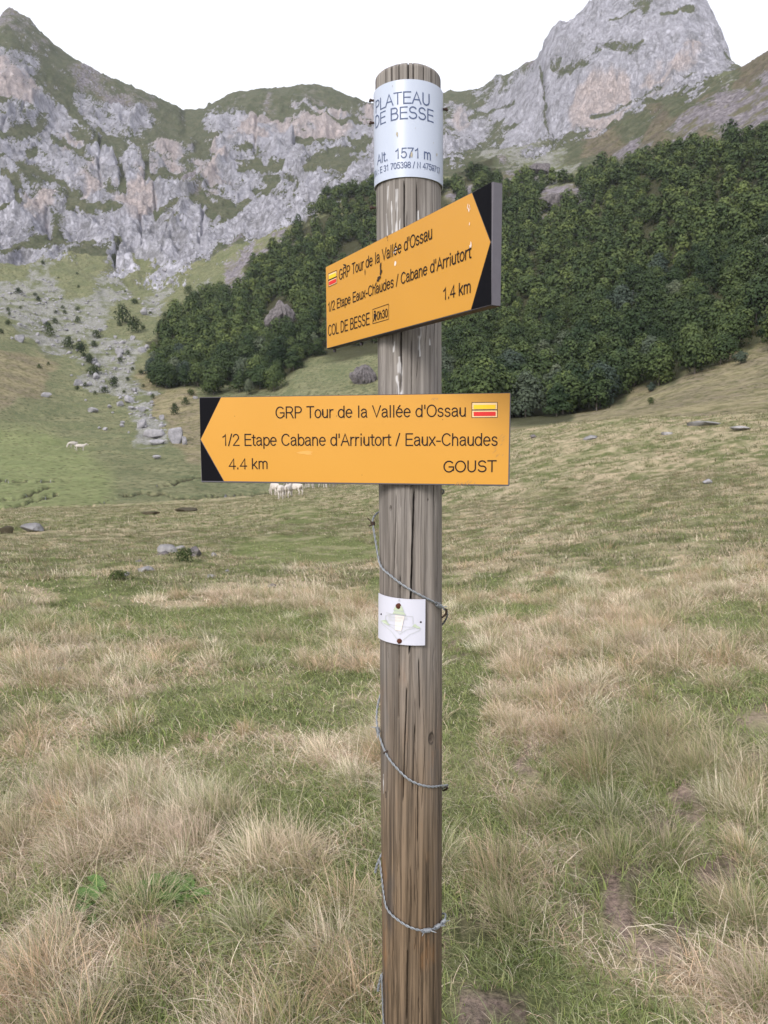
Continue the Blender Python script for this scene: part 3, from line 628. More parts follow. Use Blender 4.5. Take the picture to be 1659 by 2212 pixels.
        white = np.maximum(white, (1 - sstep(ww * .6, ww * 1.5, d)) * ((ZZ > z0) & (ZZ < z1)) * sstep(.3, .5, vnoise(ZZ * 50 + x0, TH * 20, 7)) * .6)
    for (kx, ky, sz) in [(932, 1601, .006), (930, 1597, .003), (844, 1099, .0022), (925, 1080, .0012), (834, 1732, .003)]:
        az_, zz_ = lng(kx, ky) % (2 * np.pi), post_z(ky); d = np.hypot((((TH - az_ + np.pi) % (2 * np.pi)) - np.pi) * PR, (ZZ - zz_) * .55)
        stain = np.maximum(stain, (1 - sstep(sz * .5, sz, d))); dark = np.maximum(dark, .8 * np.exp(-((d - sz) / (sz * .22)) ** 2)); cut = np.maximum(cut, .002 * (1 - sstep(sz * .7, sz, d)))
    stain = np.maximum(stain, .5 * sstep(.55, .75, fbm(TH * 3.5 + 3, ZZ * 3, 4, 12)) * (1 - sstep(1.0, 1.5, ZZ)))
    rad = rad - cut
    bev = np.clip((ZZ - (Z_TOP - .008)) / .008, 0, 1); rad = rad - .008 * bev ** 2
    X = LEAN * ZZ + rad * np.cos(TH); Y = rad * np.sin(TH); V = np.stack([X, Y, ZZ], -1).reshape(-1, 3)
    i = np.arange(nz - 1)[:, None] * nth; j = np.arange(nth)[None]; k = (j + 1) % nth
    F = np.stack([i + j, i + k, i + nth + k, i + nth + j], -1).reshape(-1, 4)
    c = len(V); V = np.vstack([V, [[LEAN * Z_TOP, 0, Z_TOP + .003]]]); tp = (nz - 1) * nth
    Tt = np.stack([tp + np.arange(nth), tp + (np.arange(nth) + 1) % nth, np.full(nth, c)], 1)
    mk = np.stack([white.ravel(), np.clip(dark, 0, 1).ravel(), stain.ravel()], 1); mk = np.vstack([mk, [[0, 0, 0]]])
    o = mesh_np("post", V, [F, Tt], [M_WOOD], True, signpost, {'mark': mk}); return o
build_post()

# ---- lettering: a single-stroke engraved alphabet (cap height 1)
def arc(cx, cy, rx, ry, a0, a1, n=14):
    t = np.radians(np.linspace(a0, a1, n)); return [(cx + rx * math.cos(u), cy + ry * math.sin(u)) for u in t]
XH = .72
bowl = lambda cx=.28: arc(cx, XH / 2, .26, XH / 2, 0, 360, 24)
GL = {
 ' ': (.32, []), "'": (.2, [[(.1, 1), (.1, .70)]]), '.': (.26, [[(.13, 0), (.13, .09)]]), ':': (.28, [[(.14, 0), (.14, .09)], [(.14, .58), (.14, .67)]]), '-': (.42, [[(.06, .36), (.36, .36)]]), '/': (.34, [[(.0, -.03), (.32, 1.03)]]),
 '0': (.66, [arc(.33, .5, .27, .5, 0, 360, 28)]), '1': (.60, [[(.12, .76), (.30, .86), (.38, 1), (.38, 0)]]),
 '2': (.66, [arc(.32, .72, .26, .28, 165, -25, 14) + [(.06, 0), (.62, 0)]]), '3': (.66, [arc(.31, .76, .23, .24, 160, -90, 14) + arc(.31, .27, .27, .27, 85, -160, 16)]),
 '4': (.66, [[(.48, 0), (.48, 1), (.04, .27), (.64, .27)]]), '5': (.66, [[(.57, 1), (.16, 1), (.10, .52)] + arc(.32, .32, .28, .32, 130, -160, 18)]),
 '7': (.64, [[(.05, 1), (.60, 1), (.40, .60), (.26, .25), (.22, 0)]]), '8': (.66, [arc(.33, .77, .23, .23, -90, 270, 22), arc(.33, .27, .28, .27, 90, 450, 22)]),
 '9': (.66, [arc(.33, .68, .27, .32, 0, 360, 22), arc(.33, .5, .27, .5, 5, -150, 16)]),
 'A': (.76, [[(.02, 0), (.38, 1), (.74, 0)], [(.15, .34), (.61, .34)]]), 'B': (.74, [[(.10, 0), (.10, 1), (.40, 1)] + arc(.42, .77, .22, .23, 90, -90, 10) + [(.10, .54)], [(.42, .54)] + arc(.44, .27, .26, .27, 90, -90, 10) + [(.10, 0)]]),
 'C': (.80, [arc(.43, .5, .38, .5, 42, 318, 24)]), 'D': (.80, [[(.10, 0), (.10, 1), (.36, 1)] + arc(.36, .5, .38, .5, 90, -90, 18) + [(.10, 0)]]),
 'E': (.72, [[(.66, 1), (.10, 1), (.10, 0), (.68, 0)], [(.10, .53), (.62, .53)]]), 'G': (.86, [arc(.44, .5, .39, .5, 45, 335, 26)[:-1] + [(.81, .16), (.81, .47), (.46, .47)]]),
 'L': (.62, [[(.10, 1), (.10, 0), (.60, 0)]]), 'M': (.90, [[(.10, 0), (.10, 1), (.45, .08), (.80, 1), (.80, 0)]]), 'N': (.80, [[(.10, 0), (.10, 1), (.70, 0), (.70, 1)]]),
 'O': (.86, [arc(.43, .5, .39, .5, 0, 360, 30)]), 'P': (.72, [[(.10, 0), (.10, 1), (.40, 1)] + arc(.41, .73, .26, .27, 90, -90, 12) + [(.10, .46)]]),
 'R': (.78, [[(.10, 0), (.10, 1), (.42, 1)] + arc(.43, .74, .26, .26, 90, -90, 12) + [(.10, .48)], [(.42, .48), (.55, .38), (.74, 0)]]),
 'S': (.72, [arc(.36, .75, .27, .25, 25, 250, 14) + arc(.36, .26, .30, .26, 75, -160, 16)]), 'T': (.68, [[(.02, 1), (.66, 1)], [(.34, 1), (.34, 0)]]), 'U': (.78, [[(.10, 1), (.10, .34)] + arc(.39, .33, .29, .33, 180, 360, 14) + [(.68, 1)]]), 'V': (.74, [[(.02, 1), (.37, 0), (.72, 1)]]),
 'a': (.60, [arc(.28, .53, .21, .19, 165, 0, 10) + [(.49, .12), (.54, 0)], [(.49, .44), (.25, .40)] + arc(.24, .20, .18, .20, 95, 300, 12) + [(.49, .17)]]), 'b': (.62, [[(.08, 1), (.08, 0)], [(q[0] + .06, q[1]) for q in bowl()]]), 'd': (.62, [[(.54, 1), (.54, 0)], bowl()]),
 'e': (.62, [[(.05, .38), (.56, .38)] + arc(.31, .36, .26, .36, 5, 315, 22)]), 'h': (.60, [[(.08, 1), (.08, 0)], [(.08, .46)] + arc(.30, .46, .21, .26, 170, 0, 10) + [(.51, 0)]]), 'i': (.24, [[(.12, 0), (.12, XH - .04)], [(.12, .93), (.12, 1)]]),
 'k': (.56, [[(.08, 1), (.08, 0)], [(.08, .26), (.48, XH)], [(.22, .40), (.52, 0)]]), 'l': (.24, [[(.12, 0), (.12, 1)]]), 'm': (.90, [[(.08, XH), (.08, 0)], [(.08, .48)] + arc(.26, .50, .185, .22, 175, 0, 9) + [(.445, 0)], [(.445, .48)] + arc(.63, .50, .185, .22, 175, 0, 9) + [(.815, 0)]]),
 'n': (.60, [[(.08, XH), (.08, 0)], [(.08, .46)] + arc(.30, .46, .21, .26, 170, 0, 10) + [(.51, 0)]]), 'o': (.60, [arc(.30, XH / 2, .26, XH / 2, 0, 360, 24)]), 'p': (.62, [[(.08, XH), (.08, -.26)], [(q[0] + .06, q[1]) for q in bowl()]]),
 'r': (.38, [[(.08, XH), (.08, 0)], [(.08, .45), (.14, .62), (.24, .70), (.36, .70)]]), 's': (.54, [arc(.27, .545, .19, .175, 20, 250, 10) + arc(.27, .185, .215, .185, 75, -160, 12)]), 't': (.32, [[(.14, .92), (.14, .12), (.20, .01), (.31, .02)], [(.01, XH), (.30, XH)]]),
 'u': (.60, [[(.08, XH), (.08, .26)] + arc(.29, .26, .21, .26, 180, 350, 10), [(.51, XH), (.51, 0)]]), 'x': (.54, [[(.03, XH), (.51, 0)], [(.51, XH), (.03, 0)]]),
}
GL = {k: (a + .07, [[(x + .035, y) for x, y in st] for st in ss]) for k, (a, ss) in GL.items()}
GL['é'] = (GL['e'][0], GL['e'][1] + [[(.24, .80), (.40, 1.0)]])
def text_ribbons(txt, wfit, cap, stroke, fn, V, F, tail=False):
    """strokes of txt fitted to width wfit and cap height cap; fn(u, v, lift) places a flat point in space"""
    tot = sum(GL[c][0] for c in txt); k = wfit / tot; pen = 0; q = 0
    for c in txt:
        adv, strokes = GL[c]
        for st in strokes:
            p = np.array([((pen + a) * k, b * cap) for a, b in st]); d = np.gradient(p, axis=0)
            if len(p) > 2:
                seg = np.diff(p, axis=0); seg /= np.linalg.norm(seg, axis=1)[:, None] + 1e-12
                n0 = np.stack([-seg[:, 1], seg[:, 0]], 1); nn = np.vstack([n0[:1], n0[:-1] + n0[1:], n0[-1:]])
                ln = np.linalg.norm(nn, axis=1)[:, None] + 1e-9; nn = nn / ln * np.minimum(1.6, 2 / ln) ; nn[0] = n0[0]; nn[-1] = n0[-1]
            else:
                s_ = (p[1] - p[0]) / (np.linalg.norm(p[1] - p[0]) + 1e-12); nn = np.array([[-s_[1], s_[0]]] * 2)
            e0 = p[0] - p[1]; e1 = p[-1] - p[-2]; p = p.copy(); p[0] += e0 / (np.linalg.norm(e0) + 1e-12) * stroke * .45; p[-1] += e1 / (np.linalg.norm(e1) + 1e-12) * stroke * .45
            b = len(V); lift = .00002 * (q % 7); q += 1
            for (x, y), (nx, ny) in zip(p, nn): V.append(fn(x + nx * stroke / 2, y + ny * stroke / 2, lift)); V.append(fn(x - nx * stroke / 2, y - ny * stroke / 2, lift))
            for i in range(len(p) - 1): F.append((b + 2*i, b + 2*i + 1, b + 2*i + 3, b + 2*i + 2))
        pen += adv
M_INK = plain("engraved_black_paint", (.018, .012, .012), .7, .15)
M_BLUE = plain("dark_blue_print", (.075, .100, .185), .5, .3)
M_BLACK = plain("black_board", (.004, .004, .006), .7, .08, scale=300)
M_EDGE = plain("grey_board_edge", (.105, .098, .115), .55, .3, scale=120)
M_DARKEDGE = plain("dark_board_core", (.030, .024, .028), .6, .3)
def make_yellow():
    t = NT("yellow_board_face"); n = t.noise(6, 3); s = t.noise(160, 3, .5, t.obj((1, 1, .25)))
    c = t.mix(n, (.50, .238, .026), (.545, .265, .034)); c = t.mix(t.math('MULTIPLY', t.step(s, .74, .80), .35), c, (.42, .24, .07))
    t.col(c); t.rough(t.math('ADD', .33, t.math('MULTIPLY', n, .12))); t.b.inputs['Specular IOR Level'].default_value = .4; return t.m
M_YEL = make_yellow()
M_YELLOW_BAR = plain("bright_yellow_bar", (.82, .50, .015), .45, .3); M_RED_BAR = plain("red_bar", (.60, .022, .020), .45, .3); M_PALE = plain("pale_bar_border", (.78, .55, .30), .5, .3)
M_STAIN = plain("brown_stain", (.045, .030, .022), .8, .1, var=.6, scale=200); M_SCUFF = plain("pale_scuff", (.72, .62, .56), .7, .2, var=.2, scale=300); M_LILAC = plain("lilac_scuff", (.52, .36, .34), .7, .2); M_SMEAR = plain("grey_smear", (.36, .21, .085), .7, .2, var=.35, scale=300)
class Board:
    """upright board from its four photographed corners: TL, TR, BR, BL"""
    def __init__(s, TL, TR, BR, BL, off):
        def edge(t, b):
            a1, t1 = azte(*t); a2, t2 = azte(*b); return (a1 + a2) / 2, float(t1), float(t2)
        H0 = .165; pts = []
        for t, b in ((TL, BL), (TR, BR)):
            a, t1, t2 = edge(t, b); r = H0 / (t1 - t2); pts.append(np.array([r * math.sin(a), r * math.cos(a), r * t1, r * t2]))
        A, B = pts; d = B[:2] - A[:2]; L = np.hypot(*d); u = d / L; n = np.array([u[1], -u[0]])
        zc = CAMZ + (A[2] + A[3]) / 2; C = np.array([axis_x(zc), PC[1]])
        sc = (n @ C + off) / (n @ A[:2])                   # move along the sight lines till the back lies on the post
        s.A = A[:2] * sc; s.u = u; s.n = n; s.L = L * sc; s.zt = (CAMZ + A[2] * sc, CAMZ + B[2] * sc); s.zb = (CAMZ + A[3] * sc, CAMZ + B[3] * sc); s.off = off
    def uv(s, x, y):
        vx, vy, vz = ray(x, y); k = (s.n @ s.A) / (s.n[0] * vx + s.n[1] * vy); P = np.array([vx * k, vy * k]); return float((P - s.A) @ s.u), float(CAMZ + vz * k)
    def P(s, u, z, out=0.0):
        q = s.A + s.u * u + s.n * out; return (q[0] - S0.x, q[1] - S0.y, z)
    def poly(s, V, F, pts, out): b = len(V); V += [s.P(*s.uv(x, y), out) for x, y in pts]; F.append(tuple(range(b, b + len(pts))))
    def text(s, V, F, txt, p0, p1, cap_px, stroke):
        u0, z0 = s.uv(*p0); u1, z1 = s.uv(*p1); _, zc = s.uv(p0[0], p0[1] - cap_px); wd = math.hypot(u1 - u0, z1 - z0); sl = (z1 - z0) / (u1 - u0)
        text_ribbons(txt, wd, zc - z0, stroke, lambda a, b, l: s.P(u0 + a, z0 + b + a * sl, .0012 + l), V, F)
    def line(s, parent, *a):
        V, F = [], []; s.text(V, F, *a); return flat("lettering", V, F, M_INK, parent)
    def frame(s, V, F, x0, y0, x1, y1, wd, out=.0012):
        c = [(x0, y0), (x1, y0), (x1, y1), (x0, y1)] if not isinstance(x0, tuple) else [x0, y0, x1, y1]
        c = [s.uv(*q) for q in c]; m = np.mean(c, axis=0)
        i = [(a + np.sign(m[0] - a) * wd, z + np.sign(m[1] - z) * wd) for a, z in c]
        b = len(V); V += [s.P(a, z, out) for a, z in c] + [s.P(a, z, out) for a, z in i]
        for k in range(4): F.append((b + k, b + (k+1) % 4, b + 4 + (k+1) % 4, b + 4 + k))
def flat(name, V, F, m, parent):
    bm = bmesh.new(); vs = [bm.verts.new(v) for v in V]
    for f in F:
        try: bm.faces.new([vs[i] for i in f])
        except ValueError: pass
    me = bpy.data.meshes.new(name); bm.to_mesh(me); bm.free(); me.materials.append(m)
    o = bpy.data.objects.new(name, me); COL.objects.link(o); o.parent = parent; return o
def pieces(name, V, F, m, parent):
    for f in F: flat(name, [V[i] for i in f], [tuple(range(len(f)))], m, parent)
def blot(B, cx, cy, rx, ry, ang=0, n=14, jag=.45, seed=1):
    rr = random.Random(seed); o = []
    for i in range(n):
        a = 2 * math.pi * i / n; k = 1 - jag * rr.random(); x, y = rx * k * math.cos(a), ry * k * math.sin(a); c, s = math.cos(ang), math.sin(ang); o.append((cx + x * c - y * s, cy + x * s + y * c))
    return o
def board_body(B, thick, label):
    V = []
    for out in (0, -thick):
        V += [B.P(0, B.zt[0], out), B.P(B.L, B.zt[1], out), B.P(B.L, B.zb[1], out), B.P(0, B.zb[0], out)]
    bm = bmesh.new(); vs = [bm.verts.new(v) for v in V]
    for f in ((0, 1, 2, 3), (7, 6, 5, 4), (0, 4, 5, 1), (1, 5, 6, 2), (2, 6, 7, 3), (3, 7, 4, 0)): bm.faces.new([vs[i] for i in f])
    bmesh.ops.recalc_face_normals(bm, faces=bm.faces[:]); bmesh.ops.bevel(bm, geom=bm.edges[:], offset=.0008, segments=1, affect='EDGES')
    o = from_bm("direction_board", bm, [M_EDGE, M_DARKEDGE], False, signpost); tag(o, label)
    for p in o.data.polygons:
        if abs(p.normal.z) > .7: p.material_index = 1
    return o
# lower board, pointing left
TH2 = .011
B2 = Board((430, 858), (1103, 848), (1100, 1050), (435, 1042), PR + TH2)
bo2 = board_body(B2, TH2, "lower yellow board pointing left, reading GOUST")
V, F = [], []; B2.poly(V, F, [(478, 858.5), (1101.5, 849.5), (1097.5, 1046.8), (484.5, 1039.2), (434, 949)], .0006); flat("yellow_panel", V, F, M_YEL, bo2)
V, F = [], []; B2.poly(V, F, [(431.5, 859.5), (477, 858.8), (433, 949)], .0006); B2.poly(V, F, [(433, 950), (483.3, 1039), (436.5, 1038.5)], .0006); flat("arrow_tip", V, F, M_BLACK, bo2)
B2.line(bo2, "GRP Tour de la Vallée d'Ossau", (595, 903), (1008, 899), 23.5, .0022)
B2.line(bo2, "1/2 Etape Cabane d'Arriutort / Eaux-Chaudes", (479, 962), (1076, 962), 23.5, .0022)
B2.line(bo2, "4.4 km", (494, 1013), (580, 1012), 21.5, .0022); B2.line(bo2, "GOUST", (957, 1019.5), (1073, 1018.5), 23, .0024)
def waymark(B, q, parent, lw):
    """two-bar footpath mark; q = TL, TR, BR, BL on the photo"""
    L = lambda a, b, t: (a[0] + (b[0] - a[0]) * t, a[1] + (b[1] - a[1]) * t)
    P2 = lambda u, v: L(L(q[0], q[1], u), L(q[3], q[2], u), v)
    V, F = [], []
    for v0, v1 in ((0, .5), (.5, 1)): B.frame(V, F, P2(0, v0), P2(1, v0), P2(1, v1), P2(0, v1), lw)
    f = flat("waymark", V, F, M_INK, parent)
    V, F = [], []; B.poly(V, F, [P2(.03, .04), P2(.97, .04), P2(.97, .96), P2(.03, .96)], .0008); V2, F2 = [], []
    f.data.materials.append(M_PALE); f.data.materials.append(M_YELLOW_BAR); f.data.materials.append(M_RED_BAR)
    bm = bmesh.new(); bm.from_mesh(f.data)
    for (v0, v1, mi, out) in ((.03, .97, 1, .0008), (.17, .44, 2, .0014), (.62, .89, 3, .0014)):
        e = .02 if mi == 1 else .075
        fc = bm.faces.new([bm.verts.new(B.P(*B.uv(*P2(u, v)), out)) for u, v in ((e, v0), (1 - e, v0), (1 - e, v1), (e, v1))]); fc.material_index = mi
    bm.to_mesh(f.data); bm.free()
waymark(B2, [(1019, 869), (1075, 868.5), (1075, 902), (1019, 902.5)], bo2, .0009)
V, F = [], []
for a in (blot(B2, 660, 978, 24, 5, 0, 14, .5, 2), ): B2.poly(V, F, a, .0009)
flat("scuff", V, F, plain("faint_scuff", (.60, .31, .075), .6, .3), bo2)
V, F = [], []
rr = random.Random(9)
for k in range(16):
    cx = rr.uniform(985, 1030); cy = 1049 - (cx - 985) * .45 * rr.uniform(.2, 1); cy = min(cy, 1045); B2.poly(V, F, blot(B2, cx, cy, rr.uniform(3, 8), rr.uniform(.5, 1.0), -.75, 9, .5, k), .0008 + .00003 * k)
flat('smear', V, F, M_SMEAR, bo2); V, F = [], []
for k in range(12):
    cx = rr.uniform(1068, 1094); cy = rr.uniform(940, 985); B2.poly(V, F, blot(B2, cx, cy, rr.uniform(4, 9), rr.uniform(.4, .8), -.75, 9, .5, k), .0008 + .00003 * k)
flat('smear', V, F, M_SMEAR, bo2); V, F = [], []
for k in range(8): B2.poly(V, F, blot(B2, rr.uniform(932, 946), rr.uniform(860, 866), rr.uniform(1.5, 3), rr.uniform(.6, 1.2), rr.uniform(0, 3), 8, .5, k), .0008 + .00003 * k)
flat("smear", V, F, M_SMEAR, bo2)
V, F = [], []
for k in range(6): B2.poly(V, F, blot(B2, rr.uniform(500, 1085), rr.uniform(870, 1035), 1.1, 1.1, 0, 7, .5, k), .0008)
pieces("speck", V, F, M_STAIN, bo2)
# upper board, pointing right and towards the camera
TH1 = .0165
B1 = Board((703, 577), (1063, 392), (1063, 660), (706, 754), PR + TH1)
bo1 = board_body(B1, TH1, "upper yellow board pointing right, reading COL DE BESSE")
V, F = [], []; B1.poly(V, F, [(704.5, 577.5), (1020, 417), (1060, 523), (1018, 668.5), (707, 752)], .0006); flat("yellow_panel", V, F, M_YEL, bo1)
V, F = [], []; B1.poly(V, F, [(1020.8, 416.5), (1062, 394), (1062, 520), (1060.6, 522)], .0006); B1.poly(V, F, [(1060.6, 524), (1062, 526), (1062, 657.5), (1018.6, 668.6)], .0006); flat("arrow_tip", V, F, M_BLACK, bo1)
B1.line(bo1, "GRP Tour de la Vallée d'Ossau", (733, 605), (935.5, 514.5), 21, .0024)
B1.line(bo1, "1/2 Etape Eaux-Chaudes / Cabane d'Arriutort", (709, 673.5), (1019.5, 556), 18.5, .0024)
B1.line(bo1, "1.4 km", (957, 648), (1019, 630.5), 24, .0025); B1.line(bo1, "COL DE BESSE", (709.5, 725.5), (800, 700), 21.5, .0025)
B1.line(bo1, "0h30", (815, 691), (839, 684), 16.5, .0022)
V, F = [], []
B1.frame(V, F, (806, 668), (841, 656), (841, 690), (806, 700), .0010)
for a in (blot(B1, 811, 673.5, 2.0, 2.6, 0, 10, 0, 1), [(808.5, 678), (813, 676.5), (814, 683), (812.5, 687), (809, 688)], [(809, 687), (811, 687), (808.6, 694.5), (806.9, 695)], [(811, 686.5), (813, 686), (814, 693.5), (812.3, 694)], [(813, 678), (815.8, 683), (815.2, 684), (812.8, 680.5)]): B1.poly(V, F, a, .0013)
flat("walker_sign", V, F, M_INK, bo1)
waymark(B1, [(710, 591.5), (728.5, 583.5), (728.8, 612), (710.6, 620.5)], bo1, .0011)
V, F = [], []
for k, (cx, cy, rx, ry, an) in enumerate([(823.5, 575, 2.2, 11, .05), (824, 588, 2.8, 9, .15), (820, 601, 4.2, 7, .55), (817.5, 606, 3.0, 3.5, 0), (813, 614, 1.2, 5, .3), (746, 573, 4.5, 3, .6), (748, 578, 1.2, 5, -.2), (800, 527, 1, 3, 0), (838, 512, .9, 4, 0), (790, 588, .8, 8, 0), (839, 519, .7, 2, 0)]):
    B1.poly(V, F, blot(B1, cx, cy, rx, ry, an, 14, .45, k), .0014 + .00004 * k)
pieces("stain", V, F, M_STAIN, bo1)
V, F = [], []
for k, (cx, cy, rx, ry, an) in enumerate([(1012, 446, 1.1, 9, .15), (1014.5, 454, 1.6, 6, -.1), (1016.5, 447, .8, 7, -.2), (1016, 484, .9, 5, .1), (1019, 528, 1.5, 8, 0), (1016.8, 533, 1, 6, 0)]): B1.poly(V, F, blot(B1, cx, cy, rx, ry, an, 12, .5, k), .0014 + .00004 * k)
for k, (cx, cy, rx, ry) in enumerate([(855, 569, 3, 7), (853, 544, 3, 6), (857, 538, 2, 3)]): B1.poly(V, F, blot(B1, cx, cy, rx, ry, .2, 12, .5, k), .0009)
pieces("scratch", V, F, M_SCUFF, bo1)
# small bolts under the upper board
for bx, by in ((715, 756), (772, 741)):
    u, z = B1.uv(bx, by); P = B1.P(u, z - .001, -TH1 * .5); bm = bmesh.new(); bmesh.ops.create_cone(bm, cap_ends=True, segments=10, radius1=.0035, radius2=.003, depth=.006, matrix=Matrix.Translation(P)); from_bm("bolt", bm, [M_DARKEDGE], True, signpost)

# ---- white band round the top, with its printing wrapped on it
def make_white(name, c):
    t = NT(name); n = t.noise(9, 4); s = t.noise(60, 3)
    cc = t.mix(n, tuple(x * .95 for x in c), c); cc = t.mix(t.math('MULTIPLY', t.step(s, .72, .78), .4), cc, (.42, .36, .28))
    t.col(cc); t.rough(.32); t.b.inputs['Specular IOR Level'].default_value = .45; return t.m
M_BAND = make_white("white_enamel_band", (.44, .485, .585))
zb1, zb0 = post_z(170.5, PR + .003), post_z(381.5, PR + .003); RB = PR + .0032
def cyl(ang, z, r): return (LEAN * z + r * math.cos(ang), r * math.sin(ang), z)
def ring_sheet(r0, r1, a0, a1, na, zlo, zhi):
    bm = bmesh.new(); g = []
    for r in (r1, r0):
        g.append([[bm.verts.new(cyl(a0 + (a1 - a0) * i / na, z, r)) for i in range(na + 1)] for z in (zlo, zhi)])
    for i in range(na):
        bm.faces.new((g[0][0][i], g[0][0][i+1], g[0][1][i+1], g[0][1][i])); bm.faces.new((g[1][0][i+1], g[1][0][i], g[1][1][i], g[1][1][i+1]))
        for e in (0, 1): bm.faces.new((g[0][e][i], g[1][e][i], g[1][e][i+1], g[0][e][i+1]))
    for i in (0, na): bm.faces.new((g[0][0][i], g[0][1][i], g[1][1][i], g[1][0][i]))
    return bm
bm = ring_sheet(RB - .0018, RB, R(-90) - R(176), R(-90) + R(176), 120, zb0, zb1); band = from_bm("name_band", bm, [M_BAND], True, signpost); tag(band, "white enamel band reading PLATEAU DE BESSE")
band.data.polygons.foreach_set('use_smooth', [abs(p.normal.z) < .5 for p in band.data.polygons])
def ang_of(xpx, y):
    """angle on the band seen at a pixel"""
    vx, vy, vz = [float(q) for q in ray(xpx, y)]; z = post_z(y, RB); ax = axis_x(z); cx, cy = ax, PC[1]
    a = vx*vx + vy*vy; b = -2 * (vx*cx + vy*cy); c = cx*cx + cy*cy - RB*RB; d = max(b*b - 4*a*c, 0); k = (-b - math.sqrt(d)) / (2*a)
    return math.atan2(vy*k - cy, vx*k - cx), CAMZ + vz * k
BXC, BXR = 880.5, 74.0
def band_ang(x): return -math.pi / 2 + math.asin(max(-.995, min(.995, (x - BXC) / BXR)))
PX = 1.35 / FP
def band_line(txt, a0, a1, ybase, cap_px, stroke):
    V, F = [], []; z0 = post_z(ybase, RB); cap = post_z(ybase - cap_px, RB) - z0
    text_ribbons(txt, (a1 - a0) * RB, cap, stroke, lambda a, b, l: cyl(a0 + a / RB, z0 + b, RB + .0005 + l), V, F); flat("lettering", V, F, M_BLUE, band)
band_line("PLATEAU", band_ang(811), band_ang(923.5), 222.5, 24.5, .0022); band_line("DE BESSE", band_ang(810.3), band_ang(931), 255.5, 25, .0022)
band_line("Alt.  1571 m", band_ang(814), band_ang(925), 340, 20.5, .0020)
wtxt = "UTM : E 31 705398 / N 4759717"; kk = (band_ang(944.5) - band_ang(819.7)) / sum(GL[c][0] for c in "E 31 705398 / N 4759717")
band_line(wtxt, band_ang(944.5) - kk * sum(GL[c][0] for c in wtxt), band_ang(944.5), 362, 12.5, .0013)
def band_blot(cx, cy, rx, ry, seed):
    a, z = ang_of(cx, cy); rr = random.Random(seed); return [cyl(a + rx * PX * math.cos(t) * (1 - .5 * rr.random()) / RB, z + ry * PX * math.sin(t) * (1 - .5 * rr.random()), RB + .0009) for t in np.linspace(0, 6.28, 12, endpoint=False)]
V, F = [], []
for k, q in enumerate([(889, 335, 3, 8), (943, 334, 2.5, 4), (858, 290, 3, 6), (848, 186, 1, 1.5), (936, 309, 1, 1.2), (949, 372, 1.2, 1.5), (897, 277, 1, 1)]):
    P = band_blot(*q, k); b = len(V); V += P; F.append(tuple(range(b, b + len(P))))
pieces("speck", V, F, plain("dry_dirt", (.38, .34, .26), .8, .1), band)
for (xp, yp) in ((806.5, 222), (801.5, 270), (959, 241), (805, 452)):
    sgn = 1 if xp > 880 else -1; z = post_z(yp, 0); a = 0 if sgn > 0 else math.pi
    c = Vector(cyl(a - .15 * sgn, z, RB + .002)); bm = bmesh.new()
    bmesh.ops.create_cone(bm, cap_ends=True, segments=8, radius1=.0022, radius2=.0022, depth=.008, matrix=Matrix.Translation(c) @ Matrix.Rotation(R(90), 4, 'Y'))
    bmesh.ops.create_cone(bm, cap_ends=True, segments=10, radius1=.0036, radius2=.0030, depth=.003, matrix=Matrix.Translation(c + Vector((sgn * .0045, 0, 0))) @ Matrix.Rotation(R(68) * sgn, 4, 'Y'))
    from_bm("screw", bm, [plain("rusty_screw", (.045, .026, .020), .7, .3)], True, signpost)

